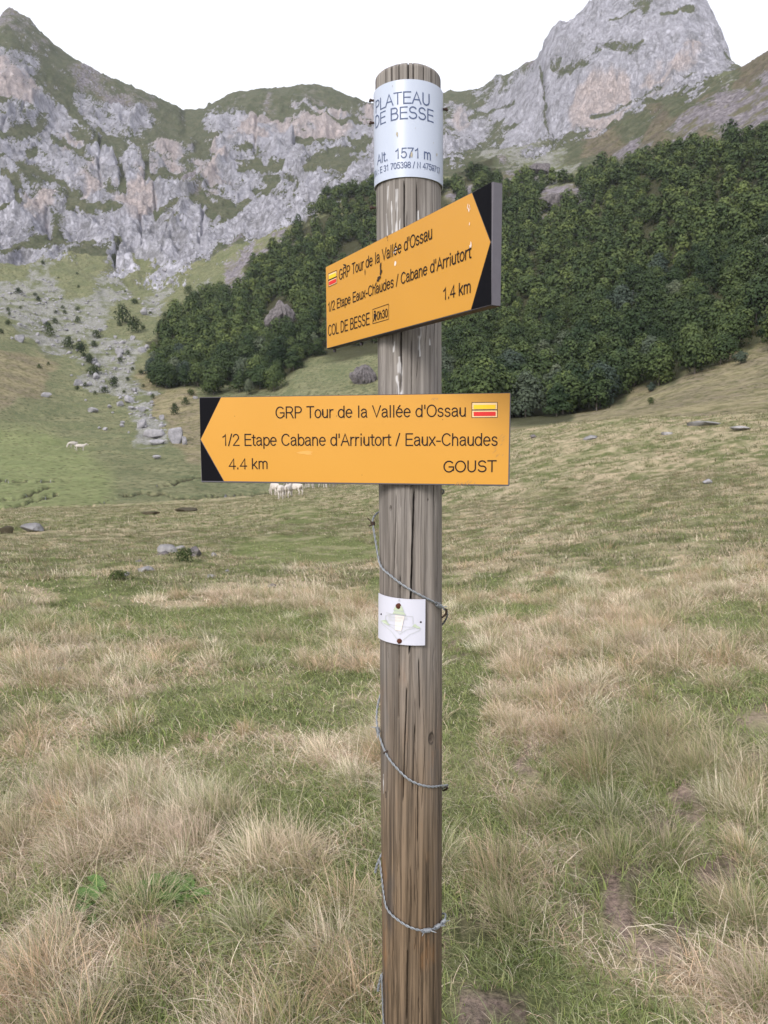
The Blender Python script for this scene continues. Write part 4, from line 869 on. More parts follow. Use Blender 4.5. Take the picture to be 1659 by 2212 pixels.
# ---- small white plaque lower down
def plaque():
    pa = lambda x: -math.pi / 2 + math.asin(max(-1, min(1, (x - 884.5) / 71.5)))
    aL, aR = pa(817), pa(911); z1, z0 = post_z(1292), post_z(1391)
    bm = bmesh.new(); na, nz, g = 24, 10, []
    for r in (PR + .0060, PR + .0045):
        g.append([[bm.verts.new(cyl(aL + (aR - aL) * i / na - .022 * (j / nz - .5), z1 + (z0 - z1) * j / nz - .0032 * (i / na - .4), r + .0012 * (i / na) ** 6 + .0008 * (j / nz))) for i in range(na + 1)] for j in range(nz + 1)])
    for j in range(nz):
        for i in range(na):
            bm.faces.new((g[0][j][i], g[0][j][i+1], g[0][j+1][i+1], g[0][j+1][i])); bm.faces.new((g[1][j][i+1], g[1][j][i], g[1][j+1][i], g[1][j+1][i+1]))
    for i in range(na):
        for j in (0, nz): bm.faces.new((g[0][j][i], g[1][j][i], g[1][j][i+1], g[0][j][i+1]))
    for j in range(nz):
        for i in (0, na): bm.faces.new((g[0][j][i], g[0][j+1][i], g[1][j+1][i], g[1][j][i]))
    p = from_bm("plaque", bm, [make_white("white_plastic_plaque", (.54, .54, .615))], True, signpost); tag(p, "small white plaque with a faded green emblem")
    def uvp(x, y, lift=.0016):
        s = (x - 817.5) / 94.0; t = (y - 1294) / 97.0
        r = PR + .0060 + .0012 * max(s, 0) ** 6 + .0008 * t + lift
        a = pa(x)
        return cyl(a - .022 * (t - .5), z1 + (z0 - z1) * t - .0032 * (s - .4), r)
    def strip(V, F, pts, wd, lift):
        for (x0, y0), (x1, y1) in zip(pts, pts[1:]):
            d = math.hypot(x1 - x0, y1 - y0) or 1; nx, ny = -(y1 - y0) / d * wd / 2, (x1 - x0) / d * wd / 2; n = max(1, int(d / 8)); b = len(V)
            for i in range(n + 1):
                x, y = x0 + (x1 - x0) * i / n, y0 + (y1 - y0) * i / n; V += [uvp(x + nx, y + ny, lift), uvp(x - nx, y - ny, lift)]
            F += [(b + 2*i, b + 2*i + 1, b + 2*i + 3, b + 2*i + 2) for i in range(n)]
    def tri(V, F, pts, lift): b = len(V); V += [uvp(x, y, lift) for x, y in pts]; F.append(tuple(range(b, b + len(pts))))
    V, F = [], []
    # emblem: a four-pointed star with a name box across it
    tri(V, F, [(846.5, 1328), (850, 1321), (868, 1321), (872.5, 1328)], .0018); tri(V, F, [(848, 1320), (853, 1309), (864, 1309), (868.5, 1320)], .0018)
    tri(V, F, [(824.5, 1349), (834, 1344), (839, 1351), (830, 1353)], .0018); tri(V, F, [(833, 1352), (839, 1351), (842, 1353), (836, 1354)], .0018)
    tri(V, F, [(900, 1355), (885, 1351), (888, 1347), (891, 1345)], .0018); tri(V, F, [(889, 1346), (900, 1352), (901, 1355), (893, 1354)], .0018)
    flat("emblem", V, F, plain("faded_green_print", (.44, .50, .38), .6, .2), p)
    V, F = [], []
    strip(V, F, [(846, 1329), (838, 1332), (833, 1336), (833, 1346)], .7, .0019); strip(V, F, [(834, 1328.5), (886, 1329.5), (886.5, 1346)], .7, .0019)
    strip(V, F, [(824, 1350), (824.5, 1354), (845, 1366), (855, 1379), (857, 1382)], .7, .0019); strip(V, F, [(901, 1355), (900, 1358), (880, 1368), (868, 1380)], .7, .0019)
    strip(V, F, [(830, 1352), (846, 1357), (856, 1364), (861, 1369), (866, 1364), (876, 1357), (890, 1354)], .7, .0019); strip(V, F, [(834, 1351), (850, 1352), (870, 1352), (886, 1352)], .5, .0019)
    strip(V, F, [(847, 1327), (872, 1327.5)], .6, .0021); strip(V, F, [(857.5, 1300), (859, 1295), (860.5, 1300)], .8, .0019)
    flat("outline", V, F, plain("grey_print_line", (.42, .44, .42), .6, .2), p)
    V, F = [], []
    for txt, x0, x1, yb in (("COMMUNAUTE DE", 838, 875, 1336.5), ("COMMUNES", 838, 868, 1343)):
        text_ribbons(txt, x1 - x0, 4.2, .55, lambda a, b, l: uvp(x0 + a, yb - b, .0019 + l), V, F)
    flat("lettering", V, F, plain("faded_grey_print", (.56, .57, .55), .6, .2), p)
    V, F = [], []
    tri(V, F, [(852, 1330), (870, 1330), (864, 1362), (852, 1362)], .0017); flat("rust_run", V, F, plain("pale_rust_run", (.66, .60, .57), .6, .2), p)
    M_RUST = plain("rusty_nail", (.075, .022, .012), .75, .25, var=.4, scale=300)
    for x, y, r in ((858, 1310, .0054), (860.5, 1384, .0048)):
        c = Vector(uvp(x, y, .001)); bm = bmesh.new(); bmesh.ops.create_uvsphere(bm, u_segments=16, v_segments=8, radius=r, matrix=Matrix.Translation(c) @ Matrix.Diagonal((1, .45, 1, 1)))
        for v in bm.verts: v.co += Vector((random.uniform(-1, 1), random.uniform(-.5, .5), random.uniform(-1, 1))) * .0005
        from_bm("nail", bm, [M_RUST], True, p)
    for x, y in ((823.5, 1336), (902, 1341.5)):
        c = Vector(uvp(x, y, .0003)); bm = bmesh.new(); bmesh.ops.create_uvsphere(bm, u_segments=10, v_segments=6, radius=.0019, matrix=Matrix.Translation(c) @ Matrix.Diagonal((1, .5, 1, 1))); from_bm("nail_hole", bm, [M_DARKEDGE], True, p)
plaque()

# ---- barbed wire winding round the post
M_WIRE = plain("galvanised_wire", (.25, .265, .285), .5, .4, .4, .25, 120); M_WRUST = plain("rusty_wire", (.060, .040, .032), .7, .3, .2)
def wire():
    K = []                                                  # (angle unwrapped, z, radius)
    def front(x, y, rad=PR + .003):
        zz = post_z(y, rad); az, _ = azte(x, y); s = (math.tan(az) * (PC[1] - rad * .55) - axis_x(zz)) / rad; s = max(-1, min(1, s)); return -math.pi / 2 + math.asin(s)
    def zf(x, y):                                           # height at that point, allowing for the curve away from the camera
        a = front(x, y); d = PC[1] + PR * math.sin(a); return CAMZ + d * float(azte(x, y)[1])
    turns = [[(812, 1128, 1.12), (803, 1160, 1.24), (806, 1185, 1.16), (820, 1212, 1), (845, 1243, 1), (880, 1270, 1), (915, 1290, 1), (945, 1307, 1), (957, 1320, 1.10)],
             [(813, 1553, 1.06), (812, 1575, 1.10), (818, 1603, 1.02), (835, 1627, 1), (855, 1655, 1), (885, 1684, 1), (920, 1698, 1), (950, 1699, 1), (962, 1699, 1.12)],
             [(822, 1855, 1.03), (814, 1885, 1.15), (817, 1920, 1.08), (835, 1957, 1), (860, 1985, 1), (890, 2003, 1), (915, 2009, 1), (940, 2004, 1), (957, 1988, 1.06)],
             [(826, 2105, 1.02), (820, 2140, 1.10), (822, 2180, 1.06), (831, 2212, 1.02), (860, 2245, 1), (910, 2265, 1), (950, 2270, 1.05)]]
    off = 0; K.append((front(957, 1055) - 2 * math.pi * 0 , post_z(1058, 0), PR + .004)); first = True
    P = [(-1e9, 0, 0)]; P = []
    # start: behind the post, coming from the right side below the lower board
    P.append((R(-8) - 2 * math.pi, post_z(1060, 0), PR + .005)); P.append((R(-90) - R(180) , post_z(1100, 0), PR + .004))
    # going down the post the wire passes the front from left to right, then behind from right to left
    P = [(R(-360) + R(350) - 2 * math.pi, post_z(1058, 0), PR + .006)]
    out = []
    base = 0
    for k, tr in enumerate(turns):
        for x, y, f in tr:
            a = front(x, y) + 2 * math.pi * k; out.append((a, zf(x, y), (PR + .0042) * f))
    pre = [(out[0][0] - R(200), post_z(1056, 0), PR + .004), (out[0][0] - R(90), out[0][1] + .03, PR + .0045)]
    out = pre + out
    A = np.array(out); s = A[:, 0]; o = np.argsort(s); A = A[o]; s = A[:, 0]; keep = np.concatenate([[True], np.diff(s) > .02]); A = A[keep]
    t = np.linspace(A[0, 0], A[-1, 0], 2600); z = pchip1(A[:, 0], A[:, 1], t); r = pchip1(A[:, 0], A[:, 2], t)
    P = np.stack([LEAN * z + r * np.cos(t), r * np.sin(t), z], 1)
    return P, t, z
WP, WT, WZ = wire()
root = empty("barbed_wire", (S0.x, S0.y, WP[0][2]), "twisted barbed wire winding down round the wooden post below the lower yellow board", "barbed wire")
WP = WP + np.array([0, 0, -WP[0][2]]); _wz0 = WZ[0]
def twisted(P, mats, parent):
    d = np.concatenate([[0], np.cumsum(np.linalg.norm(np.diff(P, axis=0), axis=1))]); T = np.gradient(P, axis=0); T /= np.linalg.norm(T, axis=1)[:, None]
    A = np.cross(T, [0.1, .2, 1.]); A /= np.linalg.norm(A, axis=1)[:, None]; B = np.cross(T, A); mb = MB(); ph = d / .021 * 2 * np.pi
    for q in (0, math.pi): mb.add(*tube_np(P + .0012 * (A * np.cos(ph + q)[:, None] + B * np.sin(ph + q)[:, None]), .00120, 7))
    return mb.build("strand", mats, parent, True)
twisted(WP, [M_WIRE], root)
def barb(i, coils, spikes, mat, length=.011):
    c = WP[i]; T = WP[min(i + 6, len(WP) - 1)] - WP[max(i - 6, 0)]; T /= np.linalg.norm(T); A = np.cross(T, [.1, .2, 1.]); A /= np.linalg.norm(A); B = np.cross(T, A); mb = MB(); L = .0026 * coils
    t = np.linspace(0, coils, coils * 14); ph = t * 2 * np.pi; Q = c + T * ((t / coils - .5) * L)[:, None] + .0034 * (A * np.cos(ph)[:, None] + B * np.sin(ph)[:, None])
    mb.add(*tube_np(Q, .00115, 6)); rr = random.Random(i)
    for k in range(spikes):
        e = Q[0] if k % 2 == 0 else Q[-1]; dirn = e - c; dirn /= np.linalg.norm(dirn); dirn = dirn + np.array([rr.uniform(-.7, .7), -.3 * rr.random(), rr.uniform(-.7, .7)]); dirn /= np.linalg.norm(dirn)
        mb.add(*tube_np(np.linspace(e, e + dirn * length, 4), [.0010, .0010, .0009, .0002], 6))
    return mb.build("barb", [mat], root, True)
def near_px(x, y):
    px, py = project(WP[:, 0] + S0.x, WP[:, 1] + S0.y, WP[:, 2] + _wz0); d = np.hypot(px - x, py - y) + 1e3 * (WP[:, 1] > .045); return int(np.argmin(d))
for (x, y, c, s, m) in ((811, 1130, 3, 4, M_WRUST), (946, 1309, 5, 4, M_WIRE), (812, 1578, 4, 2, M_WIRE), (922, 2010, 6, 4, M_WIRE), (944, 2002, 5, 3, M_WIRE), (955, 1990, 4, 2, M_WIRE)): barb(near_px(x, y), c, s, m)
def staple(x, y):
    i = near_px(x, y); c = WP[i]; n = np.array([c[0] - LEAN * (c[2] + _wz0), c[1], 0]); n /= np.linalg.norm(n); T = WP[i+5] - WP[i-5]; T /= np.linalg.norm(T); B = np.cross(T, n)
    t = np.linspace(-1, 1, 14); Q = c + B * (t * .0042)[:, None] + n * (.0032 * (1 - np.abs(t) ** 4) - .003 * np.abs(t) ** 4)[:, None]
    mb = MB(); mb.add(*tube_np(Q, .0014, 7)); mb.build("staple", [M_WRUST], root, True)
staple(832, 1625)
for x, y, dx, dz in ((956, 1318, .006, -.022), (962, 1700, .003, -.016)):  # rusty hooks where the wire is nailed at the side
    i = near_px(x, y); c = WP[i]; Q = np.array([c, c + [.004 + dx * .3, .002, -.003], c + [.002 + dx * .5, .008, dz * .6], c + [-.003, .014, dz]]); mb = MB(); mb.add(*tube_np(Q, [.0016, .0022, .0024, .0016], 7)); mb.build("hook", [M_WRUST], root, True)
# ------------------------------------------------------------------ rocks
def make_rock_mat(name, lo, hi, lichen):
    t = NT(name); ob = t.obj(); a = t.noise(.9, 5, .6, ob); b = t.noise(6, 4, .6, ob); oi = t.n('ObjectInfo')
    c = t.mix(t.step(a, .3, .7), lo, hi); c = t.mix(t.math('MULTIPLY', t.step(b, .56, .68), .6), c, lichen)
    c = t.mix(1, c, t.mix(oi.outputs['Random'], (.86, .86, .86), (1.1, 1.09, 1.08)), 'MULTIPLY'); t.col(c); t.b.inputs['Specular IOR Level'].default_value = .15
    t.bump(t.math('ADD', a, b), .7, .12); return t.m
M_LIME = make_rock_mat("pale_limestone", (.22, .215, .23), (.36, .35, .372), (.15, .15, .115))
M_DARKROCK = make_rock_mat("dark_outcrop_rock", (.065, .058, .060), (.185, .168, .172), (.07, .075, .04))
M_FLATROCK = make_rock_mat("grey_meadow_stone", (.16, .155, .155), (.32, .31, .31), (.085, .085, .06))
def rock_geo(seed, sub=3, cuts=11, flute=0.0):
    rr = np.random.default_rng(seed); bm = bmesh.new(); bmesh.ops.create_icosphere(bm, subdivisions=sub, radius=1.0); bm.verts.index_update()
    V = np.array([v.co[:] for v in bm.verts]); F = np.array([[v.index for v in f.verts] for f in bm.faces]); bm.free()
    for _ in range(cuts):
        n = rr.normal(size=3); n /= np.linalg.norm(n); d = rr.uniform(.38, .78); e = np.maximum(V @ n - d, 0); V = V - e[:, None] * n * .985
    k = 2.2
    V = V * (1 + .12 * (fbm(V[:, 0] * k + V[:, 2] * 1.7 + seed, V[:, 1] * k - V[:, 2] * 1.3 + seed * 3, 4, seed) - .5)[:, None])
    if flute:
        th = np.arctan2(V[:, 1], V[:, 0]); V[:, :2] *= (1 - flute * ridged(np.cos(th) * 3.1 + seed, np.sin(th) * 3.1 + V[:, 2] * .5, 4, seed))[:, None]; V[:, 2] *= 1 - .45 * np.where(V[:, 2] > 0, fbm(V[:, 0] * 2.6 + seed, V[:, 1] * 2.6, 3, seed + 2), 0)
    V /= np.abs(V).max(0); return V, F
ROCKV = [rock_geo(s) for s in range(10)]
ROCKM = []
for i, (V, F) in enumerate(ROCKV):
    m = {}
    for key, mat in (('lime', M_LIME), ('flat', M_FLATROCK), ('dark', M_DARKROCK)): m[key] = mat
    ROCKM.append((V, F, m))
def rock(name, x, y, wpx, hpx, label, cat, mat='lime', group=None, seed=None, depth=.8, sink=.25, pos=None):
    P = pos or hit(x, y + hpx * .5)
    if P is None: return None
    r = math.hypot(P.x, P.y); W = wpx * r / FP; H = hpx * r / FP
    seed = seed if seed is not None else random.randrange(10)
    V, F, m = ROCKM[seed % 10]; a = random.uniform(-.4, .4) + (math.pi if random.random() < .5 else 0); c, s = math.cos(a), math.sin(a)
    hz = H * (.5 + sink); Q = np.stack([V[:, 0] * c - V[:, 1] * s, V[:, 0] * s + V[:, 1] * c, V[:, 2]], 1) * [W / 2, W / 2 * depth, hz]
    o = mesh_np(name, Q, F, [m[mat]]); yaw = -math.atan2(P.x, P.y); o.rotation_euler.z = yaw; o.location = (P.x, P.y, P.z + hz - 2 * hz * sink)
    return tag(o, label, cat, group)
# boulders of the scree fan, read off the photo: x, y, width (sheet px)
BOUL = [(330,485,60),(145,615,80),(85,610,30),(270,580,35),(275,635,50),(410,630,35),(725,545,45),(1035,420,85),(1010,325,30),(965,610,50),(840,600,40),(865,705,80),(865,735,60),(820,765,40),(715,810,60),(835,835,50),(875,835,35),(705,890,75),(820,905,60),(565,935,80),(655,940,60),(750,925,35),
 (620,1060,25),(945,1055,90),(865,1085,80),(975,990,50),(875,1040,40),(800,1105,50),(950,1118,60),(1035,1125,65),(820,1150,30),(1175,1187,60),(1095,1170,35),(1025,1235,90),(1055,1250,40),(890,1225,45),(885,1243,45),(725,1262,35),(765,1272,50),(935,1295,20),(1105,1072,45),(1030,695,60),(1070,670,50),(610,600,25),(575,625,40),(560,700,30),(690,765,40),(780,720,35),(800,690,30),(740,650,25),(905,690,30),(930,850,30),(770,870,30),(700,840,25),(640,880,30),(600,800,25),(520,880,25),(1000,660,25),(900,760,35),(930,790,25),(860,870,30),(770,960,25),(1240,200,60),(1190,180,60),(1155,205,45),(1200,120,50),(1170,240,40),(1140,300,35),(1110,350,30),(1150,360,25),(1350,70,35),(1405,45,30),(1385,110,25),(1290,1325,50)]
for k, (cx, cy, wd) in enumerate(BOUL):
    x, y = cx / 3.36, 548.6 + cy / 3.36; w_ = wd / 3.36 * .75
    rock("boulder", x, y, w_ * random.uniform(.9, 1.1), w_ * random.uniform(.50, .75), "pale limestone boulder scattered on the scree fan below the cliffs", "boulder", 'lime', "boulders of the scree fan", k)
for x, y, wd, hh, lb in [(100,853.5,21,8,"lone flat pale boulder on the brown hillside left of the scree fan"), (198,885.5,25,9,"long low pale boulder at the left foot of the scree"), (380,942,36,30,"large angular grey boulder at the bottom of the scree, right of a broad ledge"),
                         (332,937,42,15,"broad grey rock ledge beside the large angular boulder at the scree's end"), (345,953,40,12,"low broken grey rock below the broad ledge at the scree's end"), (338,988,18,7,"small grey rock alone beside the stream gully"), (421,858,14,7,"small pale boulder beside the tip of the lower yellow board"),
                         (397,952,14,16,"narrow upright grey rock right of the large angular boulder")]:
    rock("boulder", x, y, wd, hh, lb, "boulder", 'lime')
# stones in the meadow
for x, y, wd, hh, mat, lb in [(70,1141,44,15,'flat',"grey flat-topped rock in the meadow at the left edge"), (366,1186,48,17,'flat',"cracked grey stone slab on top of the little stone heap in the meadow"), (421,1192,34,20,'dark',"dark mossy rock at the right end of the little stone heap"), (356,1195,30,9,'dark',"thin dark slab under the cracked slab at the left of the stone heap"), (386,1183,26,8,'flat',"small leaning slab against the right of the cracked stone slab"),
                              (310,1229,42,9,'flat',"pale flat stone lying in the grass left of and below the stone heap"), (458,1243,30,9,'flat',"pale angular flat stone in the grass right of and below the stone heap"), (585,1266,32,9,'dark',"half buried mossy grey stone between the stone heap and the post"),
                              (463,1198,13,8,'flat',"small white stone just right of the stone heap"), (270,1241,18,8,'flat',"small broken stone in the dark patch left of the pale flat stone"), (301,1212,22,6,'dark',"thin dark stone just left of the stone heap"), (490,1233,12,4,'flat',"tiny pale stone between the heap and the post"),
                              (1512,914,84,8,'flat',"long low grey slab on the brow of the right-hand meadow"), (1598,925,42,7,'flat',"low grey slab to the right of the long slab on the meadow brow"), (1525,1041,24,9,'lime',"single white stone in the right-hand meadow"), (1440,936,26,5,'flat',"thin pale stone below the long slab on the meadow brow"),
                              (1152,942,16,8,'dark',"small dark stone just right of the lower board on the brow"), (1278,943,34,8,'flat',"grey half buried stone right of the lower board near the brow"), (125,1447,36,6,'flat',"pale stone almost hidden in the long straw at left")]:
    rock("stone", x, y, wd, hh, lb, "stone", mat, depth=.9, sink=.42 if wd > 3 * hh else .25)
def make_peat():
    t = NT("dark_peat"); a = t.noise(9, 5); t.col(t.mix(a, (.028, .024, .014), (.085, .07, .04))); t.bump(a, .8, .05); return t.m
M_PEAT = make_peat(); ROCKM[0][2]['peat'] = ROCKM[3][2]['peat'] = ROCKM[5][2]['peat'] = M_PEAT
for x, y, wd, hh, sd, lb in [(395,1098,60,10,0,"dark bare peat mound in the meadow below the valley floor"), (5,1146,46,14,3,"dark peat bank at the left edge of the meadow"), (325,1108,40,6,5,"low brown peat hump left of the dark peat mound")]:
    rock("peat_mound", x, y, wd, hh, lb, "peat mound", 'peat', seed=sd, sink=.45)
# crags standing out of the woods and slopes
def crag(x, y, wpx, hpx, label, seed):
    P = hit(x, y + hpx * .42, 60); r = math.hypot(P.x, P.y); W = wpx * r / FP; H = hpx * r / FP
    V, F = rock_geo(seed, 6, 7, .55); Q = V * [W / 2, W * .42, H * .62]
    Q = Q * (1 + .10 * (fbm(V[:, 0] * 7 + V[:, 2] * .6, V[:, 1] * 7 + V[:, 2] * 1.1, 4, seed + 3) - .5)[:, None])
    o = mesh_np("rock_outcrop", Q, F, [M_DARKROCK]); o.location = (P.x, P.y + W * .15, P.z + H * .36); o.rotation_euler.z = -math.atan2(P.x, P.y); tag(o, label, "rock outcrop")
crag(605, 690, 72, 72, "grey-brown crag standing out of the left wood left of the upper board", 21)
crag(785, 806, 62, 56, "dark crag on the grassy slope just left of the post between the two boards", 22)
crag(1165, 366, 84, 30, "dark crag at the top edge of the right wood below the peak", 23)
crag(1215, 428, 92, 46, "low brown crag among the upper trees of the right wood", 24)
# loose scree
def scree():
    bm = bmesh.new(); bmesh.ops.create_icosphere(bm, subdivisions=1, radius=1.0); bm.verts.index_update(); F0 = np.array([[v.index for v in f.verts] for f in bm.faces]); V0 = np.array([v.co[:] for v in bm.verts]); bm.free()
    n = 60000; r = np.sqrt(RNG.uniform(230**2, 640**2, n)); az = RNG.uniform(R(-31), R(-8), n); X, Y = r*np.sin(az), r*np.cos(az); h = T1.base(az, r); z, cv, gl, px, py = relief(X, Y, h, r)
    k = (cv[2] > .45) & (RNG.uniform(0, 1, n) < .075 * (.3 + sstep(.4, .6, fbm(X / 14, Y / 14, 3, 91)))) ; X, Y, Z = X[k], Y[k], (h + z)[k]; n = len(X); s = np.minimum(RNG.gamma(2.0, .20, n), 1.6) + .15
    W = V0[None] * RNG.uniform(.6, 1.3, (n, len(V0), 1)) * (s[:, None, None] * np.stack([RNG.uniform(.8, 1.3, n), RNG.uniform(.8, 1.3, n), RNG.uniform(.45, .8, n)], 1)[:, None, :]) + np.stack([X, Y, Z + s * .1], 1)[:, None]
    F = F0[None] + (np.arange(n) * len(V0))[:, None, None]
    tag(mesh_np("scree", W.reshape(-1, 3), F.reshape(-1, 3), [M_LIME]), "loose pale stones of the scree fan below the cliffs", "scree", kind='stuff')
scree()

# ------------------------------------------------------------------ trees and shrubs
def make_leaf(name, dark, light):
    t = NT(name); at = t.attr('tint', 'Fac'); oi = t.n('ObjectInfo'); n = t.noise(.35, 3)
    c = t.mix(at, dark, light); c = t.mix(1, c, t.mix(oi.outputs['Random'], (.55, .62, .64), (1.4, 1.28, 1.05)), 'MULTIPLY'); t.col(c); t.rough(.7); t.b.inputs['Specular IOR Level'].default_value = .12
    tr = t.n('BsdfTranslucent'); t.l(c, tr.inputs[0]); mx = t.n('MixShader'); mx.inputs[0].default_value = .10; t.l(t.b.outputs[0], mx.inputs[1]); t.l(tr.outputs[0], mx.inputs[2]); t.l(mx.outputs[0], t.t.nodes['Material Output'].inputs[0]); return t.m
M_LEAF = make_leaf("beech_leaves", (.022, .041, .020), (.098, .132, .049)); M_LEAF2 = make_leaf("grey_green_leaves", (.055, .075, .055), (.12, .145, .105)); M_SHRUB = make_leaf("shrub_leaves", (.022, .038, .015), (.065, .085, .032))
M_BARK = plain("grey_bark", (.12, .105, .09), .9, .1, var=.3, scale=6, bump=.03)
def crown_geo(seed, h, w, nl, nq, leaf, low=.12, cone=.0):
    g = np.random.default_rng(seed); lob = []
    for i in range(nl):
        t = (i + .5) / nl; zc = h * (low + .06 + (.86 - low) * t); prof = math.sin(math.pi * min(1, (t * .80 + .22))) ** .7 * (1 - cone * t)
        a = i * 2.4 + g.uniform(-.5, .5); q = g.uniform(.35, .72) * prof * w / 2 if i < nl - 1 else 0
        lob.append((math.cos(a) * q, math.sin(a) * q, zc, w * g.uniform(.24, .34) * (.65 + .5 * prof), g.uniform(.15, .95)))
    lob.append((0, 0, h * .5, w * .34, .3)); lob.append((0, 0, h * .3, w * .36, .2)); L = np.array(lob)
    wt = L[:, 3] ** 2; k = g.choice(len(L), nq, p=wt / wt.sum()); d = g.normal(size=(nq, 3)); d /= np.linalg.norm(d, axis=1)[:, None]; d[:, 2] = np.where(d[:, 2] < -.3, -d[:, 2], d[:, 2])
    C = L[k, :3] + d * (L[k, 3] * g.uniform(.72, 1.10, nq))[:, None] * [1, 1, .85]
    keep = C[:, 2] > h * .03; C, d, k = C[keep], d[keep], k[keep]; nq = len(C)
    nrm = d + g.normal(0, .14, (nq, 3)) + [0, 0, .25]; nrm /= np.linalg.norm(nrm, axis=1)[:, None]
    A = np.cross(nrm, g.normal(size=(nq, 3))); A /= np.linalg.norm(A, axis=1)[:, None]; B = np.cross(nrm, A); s = (leaf * g.uniform(.55, 1.35, nq))[:, None]
    V = np.stack([C + A * s * .5, C + B * s * .36 - nrm * s * .10, C - A * s * .5, C - B * s * .36 - nrm * s * .10], 1).reshape(-1, 3); F = np.arange(nq * 4).reshape(-1, 4)
    tint = np.clip(L[k, 4] * .65 + g.uniform(0, .10, nq), 0, 1); sn = .62 * d + .55 * (C - [0, 0, h * .30]) / (np.linalg.norm(C - [0, 0, h * .30], axis=1)[:, None] + 1e-6) + g.normal(0, .10, (nq, 3)); sn /= np.linalg.norm(sn, axis=1)[:, None]
    return V, F, np.repeat(tint, 4), np.repeat(sn, 4, 0)
def trunk_geo(seed, h, r0):
    g = random.Random(seed); mb = MB(); top = h * .62; P = np.array([[0, 0, -h * .10], [g.uniform(-.1, .1), g.uniform(-.1, .1), h * .2], [g.uniform(-.3, .3), g.uniform(-.3, .3), top]]); mb.add(*tube_np(P, [r0 * 1.15, r0 * .85, r0 * .25], 7))
    for i in range(4):
        a = i * 1.7 + g.random(); z = h * (.24 + .09 * i); e = np.array([math.cos(a) * h * .22, math.sin(a) * h * .22, z + h * .17]); mb.add(*tube_np(np.array([[0, 0, z], e * .5 + np.array([0, 0, z * .5]), e]), [r0 * .4, r0 * .25, r0 * .08], 5))
    return mb
def as_mesh(name, V, F, mat, tint=None, nv=None):
    o = mesh_np(name, V, F, [mat], True, nv=nv, attrs={'tint': tint} if tint is not None else None); me = o.data; bpy.data.objects.remove(o); return me
SPEC = [(10.5, 8.8, 9, .0), (9.8, 9.2, 10, .0), (12.0, 8.2, 10, .15), (9.0, 8.0, 8, .0), (11.2, 9.6, 11, .1), (9.6, 6.6, 8, .3)]
PROTO = []
for i, (h, wd, nl, cone) in enumerate(SPEC):
    V, F, ti, sn = crown_geo(40 + i, h, wd, nl, 2000, .70, .04, cone); tb = trunk_geo(i, h, .20)
    o = tb.build("trunk", [M_BARK]); tm = o.data; bpy.data.objects.remove(o)
    PROTO.append((as_mesh("crown", V, F, M_LEAF, ti, sn), as_mesh("crown", V, F, M_LEAF2, ti, sn), tm, h, wd))
LOWP = [crown_geo(70 + i, h, wd, nl, 620, 1.05, .08, cone) for i, (h, wd, nl, cone) in enumerate(SPEC)]
def tree(P, k, s, label, group=None, pale=False, name="beech_tree"):
    t = empty(name, P, label, "tree", group); t.rotation_euler.z = random.uniform(0, 6.28); t.scale = (s * random.uniform(.9, 1.12), s * random.uniform(.9, 1.12), s * random.uniform(.92, 1.1))
    for nm, me in (("crown", PROTO[k][1 if pale else 0]), ("trunk", PROTO[k][2])):
        c = bpy.data.objects.new(nm, me); COL.objects.link(c); c.parent = t
    return t
def inside(poly, x, y):
    c = np.zeros(len(x), bool); n = len(poly)
    for i in range(n):
        (x0, y0), (x1, y1) = poly[i], poly[(i + 1) % n]
        if y0 == y1: continue
        k = ((y0 > y) != (y1 > y)) & (x < (x1 - x0) * (y - y0) / (y1 - y0) + x0); c ^= k
    return c
LEFTW = [(316,832),(326,800),(338,765),(345,730),(362,700),(400,668),(440,645),(480,625),(520,600),(560,572),(600,548),(628,520),(655,480),(695,440),(745,418),(800,400),(840,400),(840,735),(800,742),(720,752),(690,772),(655,792),(625,815),(600,836),(560,852),(520,846),(470,838),(430,842),(395,838),(350,836)]
RIGHTW = [(840,410),(900,405),(955,408),(985,388),(1050,380),(1100,398),(1150,392),(1210,398),(1270,385),(1330,362),(1410,342),(1490,328),(1570,312),(1659,292),(1900,225),(2050,190),(2050,690),(1800,735),(1659,758),(1610,780),(1560,796),(1500,812),(1450,826),(1400,845),(1340,866),(1290,884),(1235,896),(1190,903),(1130,903),(1080,908),(955,912),(900,880),(850,862),(840,735)]
HOLES = [(603,690,40,42),(1160,372,48,18),(1212,432,52,26),(970,440,30,25),(1010,410,22,14),(497,610,30,30),(1060,430,25,15),(760,560,40,30)]
def wood_points():
    n = 34000; r = np.sqrt(RNG.uniform(135**2, 640**2, n)); az = RNG.uniform(R(-20), R(36), n); X, Y = r*np.sin(az), r*np.cos(az); h = T1.base(az, r); px, py = project(X, Y, h)
    wob = (fbm(X / 12, Y / 12, 3, 97) - .5) * 26; k = inside(LEFTW, px + wob, py + wob * .6) | inside(RIGHTW, px + wob * .4, py + wob * .35)
    for cx, cy, a, b in HOLES: k &= np.hypot((px - cx) / a, (py - cy) / b) > 1
    k &= ~((r > 480) & (fbm(X / 25, Y / 25, 3, 99) < .40))
    X, Y, r, px, py = X[k], Y[k], r[k], px[k], py[k]; cell = {}; out = []
    for i in range(len(X)):
        md = 5.1 + 1.8 * ((i * 7919) % 100) / 100; c = (int(X[i] // 8), int(Y[i] // 8)); ok = True
        for a in (-1, 0, 1):
            for b in (-1, 0, 1):
                for j in cell.get((c[0] + a, c[1] + b), ()):
                    if (X[i] - X[j]) ** 2 + (Y[i] - Y[j]) ** 2 < md * md: ok = False; break
        if ok: cell.setdefault(c, []).append(i); out.append(i)
    return X[out], Y[out], r[out], px[out]
WX, WY, WR, WPX = wood_points(); WZg = ground_z(WX, WY); order = np.argsort(WR - 60 * (WPX < 830) * 1.0)
infr = np.abs(WPX - 829) < 860
order = [i for i in order if infr[i]] + [i for i in order if not infr[i]]
